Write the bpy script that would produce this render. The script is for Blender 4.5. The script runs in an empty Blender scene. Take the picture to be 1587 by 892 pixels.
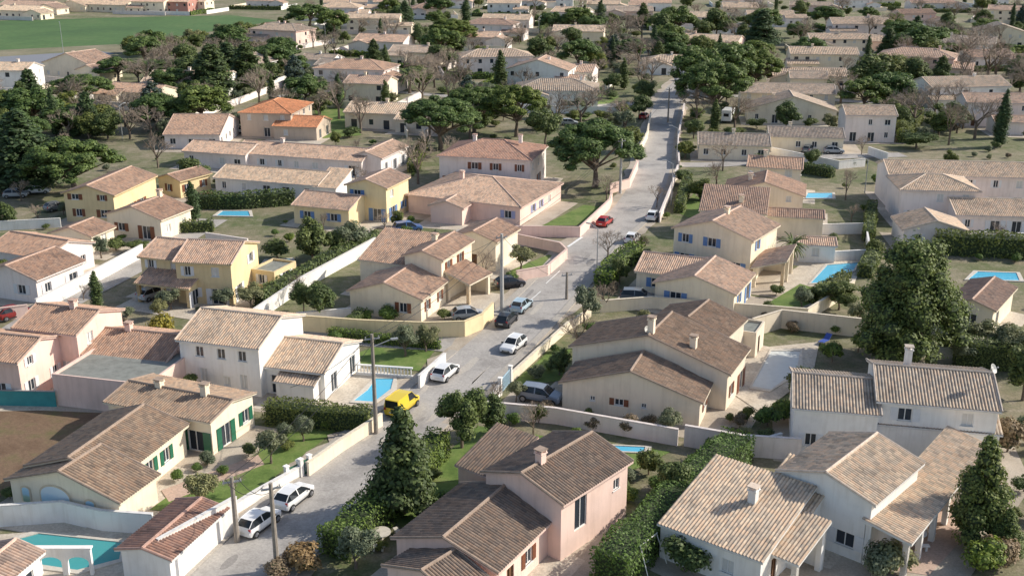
import bpy, math, random
from mathutils import Vector, Matrix
R=random.Random(7)
F=1700.;T=math.atan(576/F);ST,CT=math.sin(T),math.cos(T);H=45.
def G(px,py,h=0.):
    u=px-793.5;v=py-446;l=(H-h)/(F*ST+v*CT)
    return Vector((u*l,(F*CT-v*ST)*l,h))
def PR(p):
    z=p[2]-H;zc=p[1]*CT-z*ST
    return (793.5+F*p[0]/zc,446-F*(p[1]*ST+z*CT)/zc)
def scene():
    s=bpy.context.scene
    c=bpy.data.cameras.new("camera");o=bpy.data.objects.new("camera",c);s.collection.objects.link(o)
    c.lens=36*F/1587;c.sensor_width=36;c.clip_end=6000;c.clip_start=1
    o.location=(0,0,H);o.rotation_euler=(math.pi/2-T,0,0);s.camera=o
    w=bpy.data.worlds.new("World");s.world=w;w.use_nodes=True
    n=w.node_tree.nodes;n.clear();sk=n.new('ShaderNodeTexSky');sk.sky_type='NISHITA';sk.sun_disc=False
    el=math.radians(34);az=math.radians(78)
    sk.sun_elevation=el;sk.sun_rotation=az;sk.dust_density=1.5;bg=n.new('ShaderNodeBackground');bg.inputs[1].default_value=.15
    out=n.new('ShaderNodeOutputWorld');w.node_tree.links.new(sk.outputs[0],bg.inputs[0]);w.node_tree.links.new(bg.outputs[0],out.inputs[0])
    l=bpy.data.lights.new("sun",'SUN');l.energy=5;l.angle=math.radians(.5);l.color=(1,.93,.81)
    lo=bpy.data.objects.new("sun",l);s.collection.objects.link(lo)
    d=Vector((math.sin(az)*math.cos(el),math.cos(az)*math.cos(el),math.sin(el)))
    lo.rotation_euler=d.to_track_quat('Z','Y').to_euler();lo.location=(100,100,200)
    s.view_settings.view_transform='Standard';s.view_settings.look='None';s.view_settings.exposure=0
scene()
COL=bpy.context.scene.collection
# ---------------- materials
def nm(name):
    m=bpy.data.materials.new(name);m.use_nodes=True;nt=m.node_tree
    return m,nt,nt.nodes['Principled BSDF']
def lk(nt,a,b): nt.links.new(a,b)
def ramp(nt,cols,pos=None):
    r=nt.nodes.new('ShaderNodeValToRGB');e=r.color_ramp.elements
    n=len(cols)
    for i,c in enumerate(cols):
        p=pos[i] if pos else i/(n-1)
        if i==0: e[0].position=p;el=e[0]
        elif i==n-1: el=e[len(e)-1];el.position=p
        else: el=e.new(p)
        el.color=(*c,1)
    return r
def noise(nt,sc,det=4,rough=.6,geo=True,vec=None):
    n=nt.nodes.new('ShaderNodeTexNoise');n.inputs['Scale'].default_value=sc;n.inputs['Detail'].default_value=det;n.inputs['Roughness'].default_value=rough
    if vec is None:
        g=nt.nodes.new('ShaderNodeNewGeometry');vec=g.outputs['Position']
    lk(nt,vec,n.inputs['Vector']);return n
def mul(c,k): return tuple(min(1,x*k) for x in c)
def mixc(nt,a,b,fac,mode='MIX'):
    m=nt.nodes.new('ShaderNodeMix');m.data_type='RGBA';m.blend_type=mode
    if isinstance(fac,float): m.inputs[0].default_value=fac
    else: lk(nt,fac,m.inputs[0])
    for s,v in ((6,a),(7,b)):
        if isinstance(v,tuple): m.inputs[s].default_value=(*v,1)
        else: lk(nt,v,m.inputs[s])
    return m.outputs[2]
def bump(nt,b,h,st=.3,dist=.05):
    n=nt.nodes.new('ShaderNodeBump');n.inputs['Strength'].default_value=st;n.inputs['Distance'].default_value=dist
    lk(nt,h,n.inputs['Height']);lk(nt,n.outputs[0],b.inputs['Normal'])
MC={}
def plain(name,col,rough=.6,var=.12,sc=1.5,metal=0,bmp=0):
    if name in MC: return MC[name]
    m,nt,b=nm(name);b.inputs['Roughness'].default_value=rough;b.inputs['Metallic'].default_value=metal
    if var:
        n=noise(nt,sc,5);r=ramp(nt,[mul(col,1-var*1.6),col,mul(col,1+var)],[.25,.5,.75]);lk(nt,n.outputs[0],r.inputs[0]);lk(nt,r.outputs[0],b.inputs['Base Color'])
        if bmp: bump(nt,b,n.outputs[0],bmp)
    else: b.inputs['Base Color'].default_value=(*col,1)
    MC[name]=m;return m
def plaster(name,col):
    k='plaster_'+name
    if k in MC: return MC[k]
    m,nt,b=nm(k);b.inputs['Roughness'].default_value=.9
    n1=noise(nt,.35,5);r=ramp(nt,[mul(col,.87),col,mul(col,1.04)],[.3,.52,.75]);lk(nt,n1.outputs[0],r.inputs[0])
    g=nt.nodes.new('ShaderNodeNewGeometry');mp=nt.nodes.new('ShaderNodeMapping');mp.inputs['Scale'].default_value=(2.5,2.5,.25);lk(nt,g.outputs['Position'],mp.inputs[0])
    n2=noise(nt,1,4,vec=mp.outputs[0]);r2=ramp(nt,[(.82,.79,.76),(1,1,1)],[.3,.52]);lk(nt,n2.outputs[0],r2.inputs[0])
    lk(nt,mixc(nt,r.outputs[0],r2.outputs[0],.5,'MULTIPLY'),b.inputs['Base Color'])
    n3=noise(nt,9,3);bump(nt,b,n3.outputs[0],.25,.03)
    MC[k]=m;return m
WALL={'white':(.89,.86,.82),'cream':(.89,.78,.61),'pink':(.88,.65,.56),'ochre':(.82,.65,.38),'tan':(.86,.75,.60),'yellow':(.88,.72,.44),'stone':(.60,.49,.39),'red':(.52,.27,.22),'rose':(.88,.78,.73)}
ROOF={'brown':(.30,.225,.175),'pink':(.52,.385,.31),'orange':(.64,.29,.15),'redbrown':(.40,.25,.20),'grey':(.40,.34,.29),'light':(.58,.47,.375),'rust':(.43,.30,.235)}
def tile(name):
    k='tile_'+name
    if k in MC: return MC[k]
    col=ROOF[name];m,nt,b=nm(k);b.inputs['Roughness'].default_value=.85
    uv=nt.nodes.new('ShaderNodeTexCoord');fl=nt.nodes.new('ShaderNodeVectorMath');fl.operation='FLOOR';lk(nt,uv.outputs['UV'],fl.inputs[0])
    wn=nt.nodes.new('ShaderNodeTexWhiteNoise');wn.noise_dimensions='3D';lk(nt,fl.outputs[0],wn.inputs['Vector'])
    c2=(col[0]*1.25,col[1]*1.22,col[2]*1.16);c3=(col[0]*.7,col[1]*.69,col[2]*.7);c4=(col[0]*1.1,col[1]*.97,col[2]*.88)
    r=ramp(nt,[c3,col,c4,c2],[0,.35,.7,1]);lk(nt,wn.outputs['Value'],r.inputs[0])
    n=noise(nt,.45,6,.65);r2=ramp(nt,[(.64,.65,.66),(1,1,1),(1.0,.98,.95)],[.34,.5,.8]);lk(nt,n.outputs[0],r2.inputs[0])
    x=mixc(nt,r.outputs[0],r2.outputs[0],.8,'MULTIPLY')
    sp=nt.nodes.new('ShaderNodeSeparateXYZ');lk(nt,uv.outputs['UV'],sp.inputs[0])
    fr=nt.nodes.new('ShaderNodeMath');fr.operation='FRACT';lk(nt,sp.outputs[1],fr.inputs[0])
    fu=nt.nodes.new('ShaderNodeMath');fu.operation='FRACT';lk(nt,sp.outputs[0],fu.inputs[0])
    r3=ramp(nt,[(.5,.47,.45),(1,1,1)],[.0,.2]);lk(nt,fr.outputs[0],r3.inputs[0])
    x=mixc(nt,x,r3.outputs[0],.3,'MULTIPLY')
    r5=ramp(nt,[(.5,.48,.48),(1,1,1),(1,1,1),(.5,.48,.48)],[.0,.3,.7,1.]);lk(nt,fu.outputs[0],r5.inputs[0]);x=mixc(nt,x,r5.outputs[0],.7,'MULTIPLY')
    oi=nt.nodes.new('ShaderNodeObjectInfo');r4=ramp(nt,[(.80,.82,.84),(1.0,.96,.9),(1.14,1.14,1.08)]);lk(nt,oi.outputs['Random'],r4.inputs[0]);x=mixc(nt,x,r4.outputs[0],1.,'MULTIPLY')
    lk(nt,x,b.inputs['Base Color']);bump(nt,b,fr.outputs[0],.3,.05)
    MC[k]=m;return m
def leafm(name,dark,light,tr=.25):
    k='foliage_'+name
    if k in MC: return MC[k]
    m,nt,b=nm(k);b.inputs['Roughness'].default_value=.65
    g=nt.nodes.new('ShaderNodeNewGeometry');r=ramp(nt,[dark,tuple((a+c)/2 for a,c in zip(dark,light)),light]);lk(nt,g.outputs['Random Per Island'],r.inputs[0])
    n=noise(nt,.5,3);r2=ramp(nt,[(.72,.72,.72),(1,1,1)],[.35,.62]);lk(nt,n.outputs[0],r2.inputs[0])
    x=mixc(nt,r.outputs[0],r2.outputs[0],.8,'MULTIPLY')
    oi=nt.nodes.new('ShaderNodeObjectInfo');r4=ramp(nt,[(.75,.84,.85),(1,1,1),(1.35,1.15,.75)]);lk(nt,oi.outputs['Random'],r4.inputs[0]);x=mixc(nt,x,r4.outputs[0],.85,'MULTIPLY')
    lk(nt,x,b.inputs['Base Color'])
    t=nt.nodes.new('ShaderNodeBsdfTranslucent');lk(nt,x,t.inputs[0]);ms=nt.nodes.new('ShaderNodeMixShader');ms.inputs[0].default_value=tr
    lk(nt,b.outputs[0],ms.inputs[1]);lk(nt,t.outputs[0],ms.inputs[2]);lk(nt,ms.outputs[0],nt.nodes['Material Output'].inputs[0])
    MC[k]=m;return m
# ---------------- mesh builder
class MB:
    def __init__(s): s.v=[];s.f=[];s.m=[];s.uv=[]
    def face(s,pts,mi=0,uv=None):
        b=len(s.v);s.v.extend([tuple(p) for p in pts]);s.f.append(tuple(range(b,b+len(pts))));s.m.append(mi)
        s.uv.extend(uv if uv else [(.5,.5)]*len(pts))
    def box(s,x0,x1,y0,y1,z0,z1,mi=0,M=None):
        c=[Vector((x,y,z)) for z in (z0,z1) for y in (y0,y1) for x in (x0,x1)]
        if M: c=[M@p if isinstance(M,Matrix) else M(p) for p in c]
        for q in ((0,2,3,1),(4,5,7,6),(0,1,5,4),(1,3,7,5),(3,2,6,7),(2,0,4,6)): s.face([c[i] for i in q],mi)
    def tube(s,a,b,r0,r1,n=6,mi=0,cap=True):
        a=Vector(a);b=Vector(b);d=(b-a)
        if d.length<1e-6:return
        d.normalize();x=d.orthogonal().normalized();y=d.cross(x)
        A=[a+(x*math.cos(2*math.pi*i/n)+y*math.sin(2*math.pi*i/n))*r0 for i in range(n)]
        B=[b+(x*math.cos(2*math.pi*i/n)+y*math.sin(2*math.pi*i/n))*r1 for i in range(n)]
        for i in range(n):
            j=(i+1)%n;s.face((A[i],A[j],B[j],B[i]),mi)
        if cap and n>3:
            s.face(B,mi);s.face(A[::-1],mi)
    def mesh(s,name,mats):
        me=bpy.data.meshes.new(name);me.from_pydata(s.v,[],s.f)
        for m in mats: me.materials.append(m)
        me.polygons.foreach_set('material_index',s.m)
        if any(u!=(.5,.5) for u in s.uv):
            l=me.uv_layers.new(name='UVMap');l.data.foreach_set('uv',[c for u in s.uv for c in u])
        me.update();return me
def add(name,data,parent=None,loc=(0,0,0),rz=0,**kw):
    o=bpy.data.objects.new(name,data);COL.objects.link(o);o.location=loc;o.rotation_euler=(0,0,rz)
    if parent: o.parent=parent
    for k,v in kw.items(): o[k]=v
    return o
def sheet(name,pts,z,m,px=True):
    P=[G(*p) if px else Vector((*p,0)) for p in pts]
    mb=MB();mb.face([(p.x,p.y,z) for p in P]);o=add(name,mb.mesh(name,[m]));o['kind']='structure'
    return o
# ---------------- houses
GLASS,_nt,_b=nm('window_glass');_b.inputs['Base Color'].default_value=(.035,.045,.06,1);_b.inputs['Roughness'].default_value=.12
WHITE=plain('white_paint',(.8,.79,.77),.5,.04)
ROLL=plain('roller_shutter',(.68,.66,.63),.6,.06)
STONE=plain('pale_stone',(.58,.53,.46),.85,.12,3)
SH={'blue':(.13,.25,.5),'green':(.02,.14,.08),'brown':(.2,.07,.035),'white':(.75,.75,.76),'lilac':(.35,.38,.6),'teal':(.05,.3,.3),'grey':(.4,.42,.45),'pale':(.4,.55,.65)}
WM={}
def winmesh(w,h,kind):
    k=(round(w,1),round(h,1),kind)
    if k in WM: return WM[k]
    w,h=k[0],k[1]
    p=MB();p.face([(-w/2,.14,0),(w/2,.14,0),(w/2,.14,h),(-w/2,.14,h)])
    f=MB();t=.07
    f.box(-w/2,-w/2+t,.07,.13,0,h);f.box(w/2-t,w/2,.07,.13,0,h);f.box(-w/2+t,w/2-t,.07,.13,0,t);f.box(-w/2+t,w/2-t,.07,.13,h-t,h);f.box(-t/2,t/2,.075,.128,t,h-t)
    if h<1.8: f.box(-w/2-.08,w/2+.08,-.08,.05,-.07,0)
    WM[k]=(p.mesh('window',[ROLL if kind=='roll' else (WOOD if kind=='door' else GLASS)]),f.mesh('frame',[WHITE if kind!='door' else WOOD]));return WM[k]
WOOD=plain('brown_wood',(.14,.07,.035),.6,.1)
SM={}
def shutmesh(w,h,c):
    k=(round(w,1),round(h,1),c)
    if k in SM: return SM[k]
    p=MB();p.box(-w/4,w/4,-.06,-.01,0,h)
    for i in range(int(h/.3)): p.box(-w/4+.05,w/4-.05,-.075,-.055,.12+i*.3,.2+i*.3)
    SM[k]=p.mesh('shutter',[plain('shutter_'+c,SH[c],.5,.06)]);return SM[k]
FOOT=[] # occupied rects
def U(th): t=math.radians(th);return Vector((math.cos(t),-math.sin(t),0)),Vector((math.sin(t),math.cos(t),0))
def resolve(N,A,C,h,th,base):
    n=G(N[0],N[1],0 if base else h);n.z=h
    def srch(dr,tgt):
        best=(1e9,3)
        for i in range(8,140):
            L=i*.25;q=PR(n+dr*L);e=(q[0]-tgt[0])**2+(q[1]-tgt[1])**2
            if e<best[0]: best=(e,L)
        return best
    if th is None: cand=range(0,50,2) if (isinstance(A,tuple) and isinstance(C,tuple)) else [20]
    else: cand=[th]
    bb=None
    for t in cand:
        X,Y=U(t);e=(t-22)**2*.04
        if isinstance(A,tuple): ea,w=srch(-X,A);e+=ea
        else: w=A
        if isinstance(C,tuple): ec,d=srch(Y,C);e+=ec
        else: d=C
        if bb is None or e<bb[0]: bb=(e,t,w,d)
    e,t,w,d=bb;X,Y=U(t)
    O=n-X*w;O.z=0
    return dict(O=O,X=X,Y=Y,th=t,w=w,d=d,h=h)
def inside(g,p,m=0.):
    q=Vector((p[0],p[1],0))-g['O'];x=q.dot(g['X']);y=q.dot(g['Y'])
    return -m<x<g['w']+m and -m<y<g['d']+m
def slope(mb,P3,poly,ref,up,h,p,per,amp):
    up=Vector((up[0],up[1]));e=Vector((up.y,-up.x));ref=Vector(ref)
    st=[(Vector(q).dot(e),Vector(q).dot(up)) for q in poly];tr=ref.dot(up);n=len(st)
    def z(t): return h+p*(t-tr)
    def pt(s,t,o): q=e*s+up*t;return P3(q.x,q.y,z(t)+o)
    s0=min(a[0] for a in st);s1=max(a[0] for a in st)
    def rng(s):
        ts=[]
        for i in range(n):
            a,b=st[i],st[(i+1)%n]
            if abs(a[0]-b[0])<1e-6:
                if abs(a[0]-s)<1e-4: ts+= [a[1],b[1]]
            elif min(a[0],b[0])-1e-6<=s<=max(a[0],b[0])+1e-6: ts.append(a[1]+(b[1]-a[1])*(s-a[0])/(b[0]-a[0]))
        return (min(ts),max(ts)) if ts else (0,0)
    N=max(1,int(round((s1-s0)/per)));k=4;stp=(s1-s0)/(N*k);prof=[0,.65,1,.65]
    prev=None;du=R.random()*97//1
    for i in range(N*k+1):
        s=s0+stp*i;s=min(s,s1);a,b=rng(s);o=.05+amp*prof[i%k]
        cur=(s,a,b,o,i/k)
        if prev and (b-a>1e-4 or prev[2]-prev[1]>1e-4):
            u0,u1=prev[4]+du,i/k+du
            if i%k==0: u1-=.002
            mb.face([pt(prev[0],prev[1],prev[3]),pt(s,a,o),pt(s,b,o),pt(prev[0],prev[2],prev[3])],0,
              [(u0,prev[1]/.4),(u1,a/.4),(u1,b/.4),(u0,prev[2]/.4)])
        prev=cur
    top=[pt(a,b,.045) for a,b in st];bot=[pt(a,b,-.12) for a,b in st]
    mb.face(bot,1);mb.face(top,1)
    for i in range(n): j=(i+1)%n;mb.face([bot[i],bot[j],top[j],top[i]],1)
def house(label,wings,wall='white',roof='brown',shut=None,chim=(),cat='house',far=False,p=.31,dish=(),win=1.,name='house'):
    gs=[]
    for wg in wings:
        N,A,C,h,ty=wg[:5];op=wg[5] if len(wg)>5 else {}
        g=resolve(N,A,C,h,op.get('th'),op.get('base'));g.update(ty=ty,op=op);gs.append(g)
    base=gs[0]['O'].copy();E=add(name,None,loc=base,label=label,category=cat);E.empty_display_size=.5
    W=MB();RF=MB();per=.27 if not far else .5;wins=[];PI=[]
    for gi,g in enumerate(gs):
        w,d,h=g['w'],g['d'],g['h'];X,Y,O=g['X'],g['Y'],g['O']-base;op=g['op'];ty=g['ty'];pp=op.get('p',p)
        FOOT.append(g);o=.38;gg=.22
        def P3(x,y,z,O=O,X=X,Y=Y): q=O+X*x+Y*y;return Vector((q.x,q.y,z))
        def hf(x,y):
            return {'gu':h+pp*min(y,d-y),'gv':h+pp*min(x,w-x),'hip':h,'flat':h+.25,'sb':h+pp*y,'sf':h+pp*(d-y),'sr':h+pp*x,'sl':h+pp*(w-x)}[ty]
        sides=[((0,0),(1,0),w),((w,0),(0,1),d),((w,d),(-1,0),w),((0,d),(0,-1),d)]
        if op.get('open'):
            for si in op['open']:
                so,sd,L=sides[si];n=max(1,round(L/3.4))
                for i in range(n+1):
                    f=.25+(L-.5)*i/n;x=so[0]+sd[0]*f;y=so[1]+sd[1]*f
                    x=min(max(x,.25),w-.25);y=min(max(y,.25),d-.25)
                    m=MB();t=hf(x,y)-.02;m.box(-.2,.2,-.2,.2,0,t);m.box(-.25,.25,-.25,.25,t-.35,t-.2);q=P3(x,y,0)
                    PI.append((m,q,-g['th']))
            for si in range(4):
                if si in op['open']: sides[si]=None
        for si,sdd in enumerate(sides):
            if sdd is None: continue
            so,sd,L=sdd
            inn=(-sd[1],sd[0]);holes=[]
            cus=op.get('win',{}).get(si) if 'win' in op else None
            cand=[]
            if cus is not None: cand=cus
            elif win and not op.get('nw') and si in (0,1):
                for st in range(2 if h>=4.6 else 1):
                    n=max(1,int(L/3.3))
                    for i in range(n):
                        if R.random()>.8*win and n>1: continue
                        ww=R.choice((.8,1.,1.2));xx=(i+.5)/n*L+R.uniform(-.3,.3);rr=R.random()
                        if st==0 and rr<.28: cand.append((xx,.06,1.4,2.05,'glass'))
                        elif st==0 and rr<.36 and not far: cand.append((xx,.06,.9,2.05,'door'))
                        elif rr<.5: cand.append((xx,.95+st*2.65,ww,1.2,'roll'))
                        else: cand.append((xx,.95+st*2.65,ww,1.2,'glass'))
            for (xx,zz,ww,hh,kd) in cand:
                ww=round(ww,1);hh=round(hh,1)
                if xx-ww/2<.15 or xx+ww/2>L-.15 or zz+hh>hf(so[0]+sd[0]*xx,so[1]+sd[1]*xx)-.08: continue
                if zz+hh>h-.05: hh=round(h-.1-zz-.05,1)
                if hh<.4: continue
                q=P3(so[0]+sd[0]*xx-inn[0]*.3,so[1]+sd[1]*xx-inn[1]*.3,0)+base
                if any(k is not g and inside(k,q,.4) and zz<k['h'] and not k['op'].get('open') for k in gs): continue
                if any(abs(xx-b[0])<(ww+b[2])/2+.1 and zz<b[1]+b[3] and b[1]<zz+hh for b in holes): continue
                holes.append((xx,zz,ww,hh,kd))
            def F3(x,z,dep=0): return P3(so[0]+sd[0]*x+inn[0]*dep,so[1]+sd[1]*x+inn[1]*dep,z)
            xs=sorted(set([0,L]+[v for b in holes for v in (b[0]-b[2]/2,b[0]+b[2]/2)]));zs=sorted(set([-.2,h]+[v for b in holes for v in (b[1],b[1]+b[3])]))
            for i in range(len(xs)-1):
                for j in range(len(zs)-1):
                    cx=(xs[i]+xs[i+1])/2;cz=(zs[j]+zs[j+1])/2
                    if any(abs(cx-b[0])<b[2]/2 and b[1]<cz<b[1]+b[3] for b in holes): continue
                    W.face([F3(xs[i],zs[j]),F3(xs[i+1],zs[j]),F3(xs[i+1],zs[j+1]),F3(xs[i],zs[j+1])])
            for b in holes:
                x0,x1,z0,z1=b[0]-b[2]/2,b[0]+b[2]/2,b[1],b[1]+b[3]
                for (a,c) in (((x0,z0),(x1,z0)),((x1,z0),(x1,z1)),((x1,z1),(x0,z1)),((x0,z1),(x0,z0))):
                    W.face([F3(*a),F3(*c),F3(c[0],c[1],.16),F3(a[0],a[1],.16)])
                W.face([F3(x0,z0,.16),F3(x1,z0,.16),F3(x1,z1,.16),F3(x0,z1,.16)])
                wins.append((F3(b[0],b[1]),math.radians(-g['th']+90*si),b,op.get('shut',shut)))
            a0=hf(*so);a1=hf(so[0]+sd[0]*L,so[1]+sd[1]*L);am=hf(so[0]+sd[0]*L/2,so[1]+sd[1]*L/2)
            if max(a0,a1,am)>h+.01:
                pl=[F3(0,h),F3(L,h)]
                if a1>h+.01: pl.append(F3(L,a1))
                if abs(am-(a0+a1)/2)>.01: pl.append(F3(L/2,am))
                if a0>h+.01: pl.append(F3(0,a0))
                if len(pl)>2: W.face(pl)
        RP=lambda *a:slope(RF,P3,*a,h,pp,per,.085 if not far else .13)
        def ridge(a,b,r=.13):
            A=P3(a[0],a[1],a[2]+.1);B=P3(b[0],b[1],b[2]+.1);RF.tube(A,B,r,r,6,2)
        if ty=='gu':
            RP([(-gg,-o),(w+gg,-o),(w+gg,d/2),(-gg,d/2)],(0,0),(0,1));RP([(w+gg,d+o),(-gg,d+o),(-gg,d/2),(w+gg,d/2)],(0,d),(0,-1))
            zr=h+pp*d/2;ridge((-gg,d/2,zr),(w+gg,d/2,zr))
            for x in (-gg,w+gg):
                ridge((x,-o,h-o*pp),(x,d/2,zr),.1);ridge((x,d+o,h-o*pp),(x,d/2,zr),.1)
        elif ty=='gv':
            RP([(-o,-gg),(-o,d+gg),(w/2,d+gg),(w/2,-gg)],(0,0),(1,0));RP([(w+o,-gg),(w+o,d+gg),(w/2,d+gg),(w/2,-gg)],(w,0),(-1,0))
            zr=h+pp*w/2;ridge((w/2,-gg,zr),(w/2,d+gg,zr))
            for y in (-gg,d+gg):
                ridge((-o,y,h-o*pp),(w/2,y,zr),.1);ridge((w+o,y,h-o*pp),(w/2,y,zr),.1)
        elif ty=='hip':
            r=min(w,d)/2;c=[(-o,-o),(w+o,-o),(w+o,d+o),(-o,d+o)];R1=(r,r);R2=(w-r,d-r)
            if w>=d: L4=[[c[0],c[1],R2,R1],[c[1],c[2],R2],[c[2],c[3],R1,R2],[c[3],c[0],R1]]
            else: L4=[[c[0],c[1],R1],[c[1],c[2],R2,R1],[c[2],c[3],R2],[c[3],c[0],R1,R2]]
            for pl,rf,up in zip(L4,((0,0),(w,0),(0,d),(0,0)),((0,1),(-1,0),(0,-1),(1,0))): RP(pl,rf,up)
            zr=h+pp*r;ridge((*R1,zr),(*R2,zr))
            ze=h-o*pp
            ridge((*c[0],ze),(*R1,zr),.11);ridge((*c[1],ze),(*(R2 if w>=d else R1),zr),.11);ridge((*c[2],ze),(*R2,zr),.11);ridge((*c[3],ze),(*(R1 if w>=d else R2),zr),.11)
        elif ty in('sb','sf','sr','sl'):
            rc=[(-gg,-gg),(w+gg,-gg),(w+gg,d+gg),(-gg,d+gg)]
            RP(rc,{'sb':(0,0),'sf':(0,d),'sr':(0,0),'sl':(w,0)}[ty],{'sb':(0,1),'sf':(0,-1),'sr':(1,0),'sl':(-1,0)}[ty])
        else:
            RF.face([P3(.2,.2,h+.05),P3(w-.2,.2,h+.05),P3(w-.2,d-.2,h+.05),P3(.2,d-.2,h+.05)],3)
            for bx in ((0,w,0,.2),(0,w,d-.2,d),(0,.2,.2,d-.2),(w-.2,w,.2,d-.2)):
                RF.box(*bx,h+.251,h+.32,1,M=lambda q:P3(q.x,q.y,q.z))
                RF.box(bx[0]+.01,bx[1]-.01,bx[2]+.01,bx[3]-.01,h,h+.251,1,M=lambda q:P3(q.x,q.y,q.z))
    pm=plaster(wall,WALL[wall])
    add('wall',W.mesh('wall',[pm]),E)
    for m,q,a in PI: add('pillar',m.mesh('pillar',[pm]),E,q,math.radians(a))
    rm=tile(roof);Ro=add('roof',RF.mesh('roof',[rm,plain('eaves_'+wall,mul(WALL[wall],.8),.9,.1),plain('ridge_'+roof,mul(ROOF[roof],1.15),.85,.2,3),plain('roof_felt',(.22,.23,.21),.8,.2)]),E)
    for (loc,rz,b,shc) in wins:
        pm_,fm=winmesh(b[2],b[3],b[4]);wo=add('door' if b[4]=='door' else 'window',pm_,E,loc,rz)
        if far: continue
        add('frame',fm,wo)
        if shc and b[4]=='glass' and b[2]>.7:
            s=shutmesh(b[2],b[3],shc)
            add('shutter',s,wo,(-b[2]*.75-.03,0,0));add('shutter',s,wo,(b[2]*.75+.03,0,0))
    for c in chim: # (wing, x frac, y frac, height over roof)
        g=gs[c[0]];w,d,h=g['w'],g['d'],g['h'];q=g['O']-base+g['X']*w*c[1]+g['Y']*d*c[2]
        pq=g['op'].get('p',p)
        zr=h+pq*({'gv':min(c[1],1-c[1])*w,'sb':c[2]*d}.get(g['ty'],min(c[2],1-c[2])*d))-.3;hh=c[3]+.3
        m=MB();m.box(-.3,.3,-.3,.3,0,hh);m.box(-.38,.38,-.38,.38,hh,hh+.08)
        for sx in(-.28,.28):
            for sy in(-.28,.28): m.box(sx-.06,sx+.06,sy-.06,sy+.06,hh+.08,hh+.3)
        m.box(-.4,.4,-.4,.4,hh+.3,hh+.38,1)
        add('chimney',m.mesh('chimney',[pm,plain('ridge_'+roof,mul(ROOF[roof],1.15),.85,.2,3)]),Ro,(q.x,q.y,zr),math.radians(-g['th']))
    for c in dish:
        g=gs[c[0]];w,d,h=g['w'],g['d'],g['h'];q=g['O']-base+g['X']*w*c[1]+g['Y']*d*c[2]
        m=MB();m.tube((0,0,0),(0,0,1.8),.03,.03,5);n=12;cc=Vector((.1,-.15,1.8))
        nd=Vector((.6,-.6,.5)).normalized();x=nd.orthogonal().normalized();y=nd.cross(x)
        rg=[[cc+(x*math.cos(a*6.2832/n)+y*math.sin(a*6.2832/n))*r_+nd*dz for a in range(n)] for r_,dz in ((.2,.02),(.45,.12))]
        m.face(rg[0]);
        for i in range(n): j=(i+1)%n;m.face([rg[0][i],rg[0][j],rg[1][j],rg[1][i]])
        m.tube(cc,cc+nd*.5,.02,.02,4);m.box(-.05,.05,-.05,.05,-.05,.05,M=Matrix.Translation(cc+nd*.5))
        add('satellite_dish',m.mesh('satellite_dish',[plain('dish_grey',(.5,.5,.48),.5,.05)]),Ro,(q.x,q.y,h+p*min(w,d)*.3))
    return E
house("cream single-storey villa with green shutters and brown tiled roof",[
 ((178,740),(42,727),(290,665),3.0,'gv',dict(win={1:[(1.4,.9,1,1.3,'glass'),(4.6,.9,1.,1.3,'glass'),(7.,.9,.9,1.3,'glass')],0:[]},)),
 ((183,776),(12,765),4.5,2.5,'gv',dict(win={0:[],1:[]})),
 ((326,652),(166,634),(403,626),3.3,'gu',dict(p=.2,win={1:[(2,.06,1.3,2.1,'glass'),(5,.95,1.,1.3,'glass')],0:[(9.5,.06,1.6,2.,'glass')]})),
 ],'cream','brown','green',chim=[(2,.75,.5,.9),(2,.3,.5,.5)])
house("white two-storey house with pale pink tiled roof beside a small pool",[
 ((400,538),(277,531),9.5,5.3,'gu',dict(th=16,win={0:[(2.2,3.6,.9,1.1,'glass'),(4.6,3.6,.9,1.1,'glass'),(6.9,3.6,.9,1.1,'glass'),(2.5,.8,.8,1.6,'roll'),(5.,.8,.8,1.,'roll'),(6.9,.6,.8,1.6,'roll')],1:[]})),
 ((502,576),(403,570),8.5,3.0,'gu',dict(th=16)),((485,597),4,2.2,2.1,'sb',dict(th=16,nw=1))],'white','light',None,chim=[])
house("pink two-storey house with tiled roof and flat-roofed garage",[
 ((118,517),(22,511),(188,482),5.3,'gu',{}),((257,560),(128,556),8,3.,'gu',dict(th=14)),((228,600),(80,590),8.5,3.0,'flat',dict(th=14,nw=1)),
 ((27,560),9,7,4.6,'gu',dict(th=14))],'pink','rust','white',chim=[(0,.6,.5,.6),(1,.3,.5,.6)])
house("ochre two-storey villa with staggered tile roofs and a porch",[
 ((357,408),(270,403),(398,375),5.4,'gu',{}),((290,404),(218,398),8,5.0,'gu',dict(th=18)),((292,447),(210,440),3,2.6,'sb',dict(th=18,open=(0,3))),((425,425),3.5,5,2.4,'flat',dict(th=22))],'ochre','pink','white',chim=[])
house("white L-shaped two-storey villa with reddish tile roofs and brown shutters",[
 ((684,402),(628,382),(728,368),5.5,'gv',dict(win={1:[(2,3.5,1,1.3,'glass'),(5.5,3.5,1,1.3,'glass'),(2,.1,1.2,2.1,'glass'),(5.5,.9,1,1.2,'glass')],0:[]})),
 ((652,463),(541,455),(692,438),2.9,'gv',{}),((727,440),(690,434),5,2.7,'sl',dict(th=30,open=(0,1))),((640,412),(556,408),7,4.0,'sb',dict(th=22,nw=1)),
 ((768,374),(700,365),7,4.2,'gv',dict(th=25))],'cream','rust','brown',chim=[(0,.3,.6,.7)])
house("long pink single-storey house with hipped tile roof and blue shutters",[
 ((806,320),(632,313),(874,291),3.,'hip',dict(p=.23)),((716,322),(668,319),4,2.8,'gv',dict(th=20,nw=1))],'pink','pink','lilac',chim=[(0,.3,.45,.7)])
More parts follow.
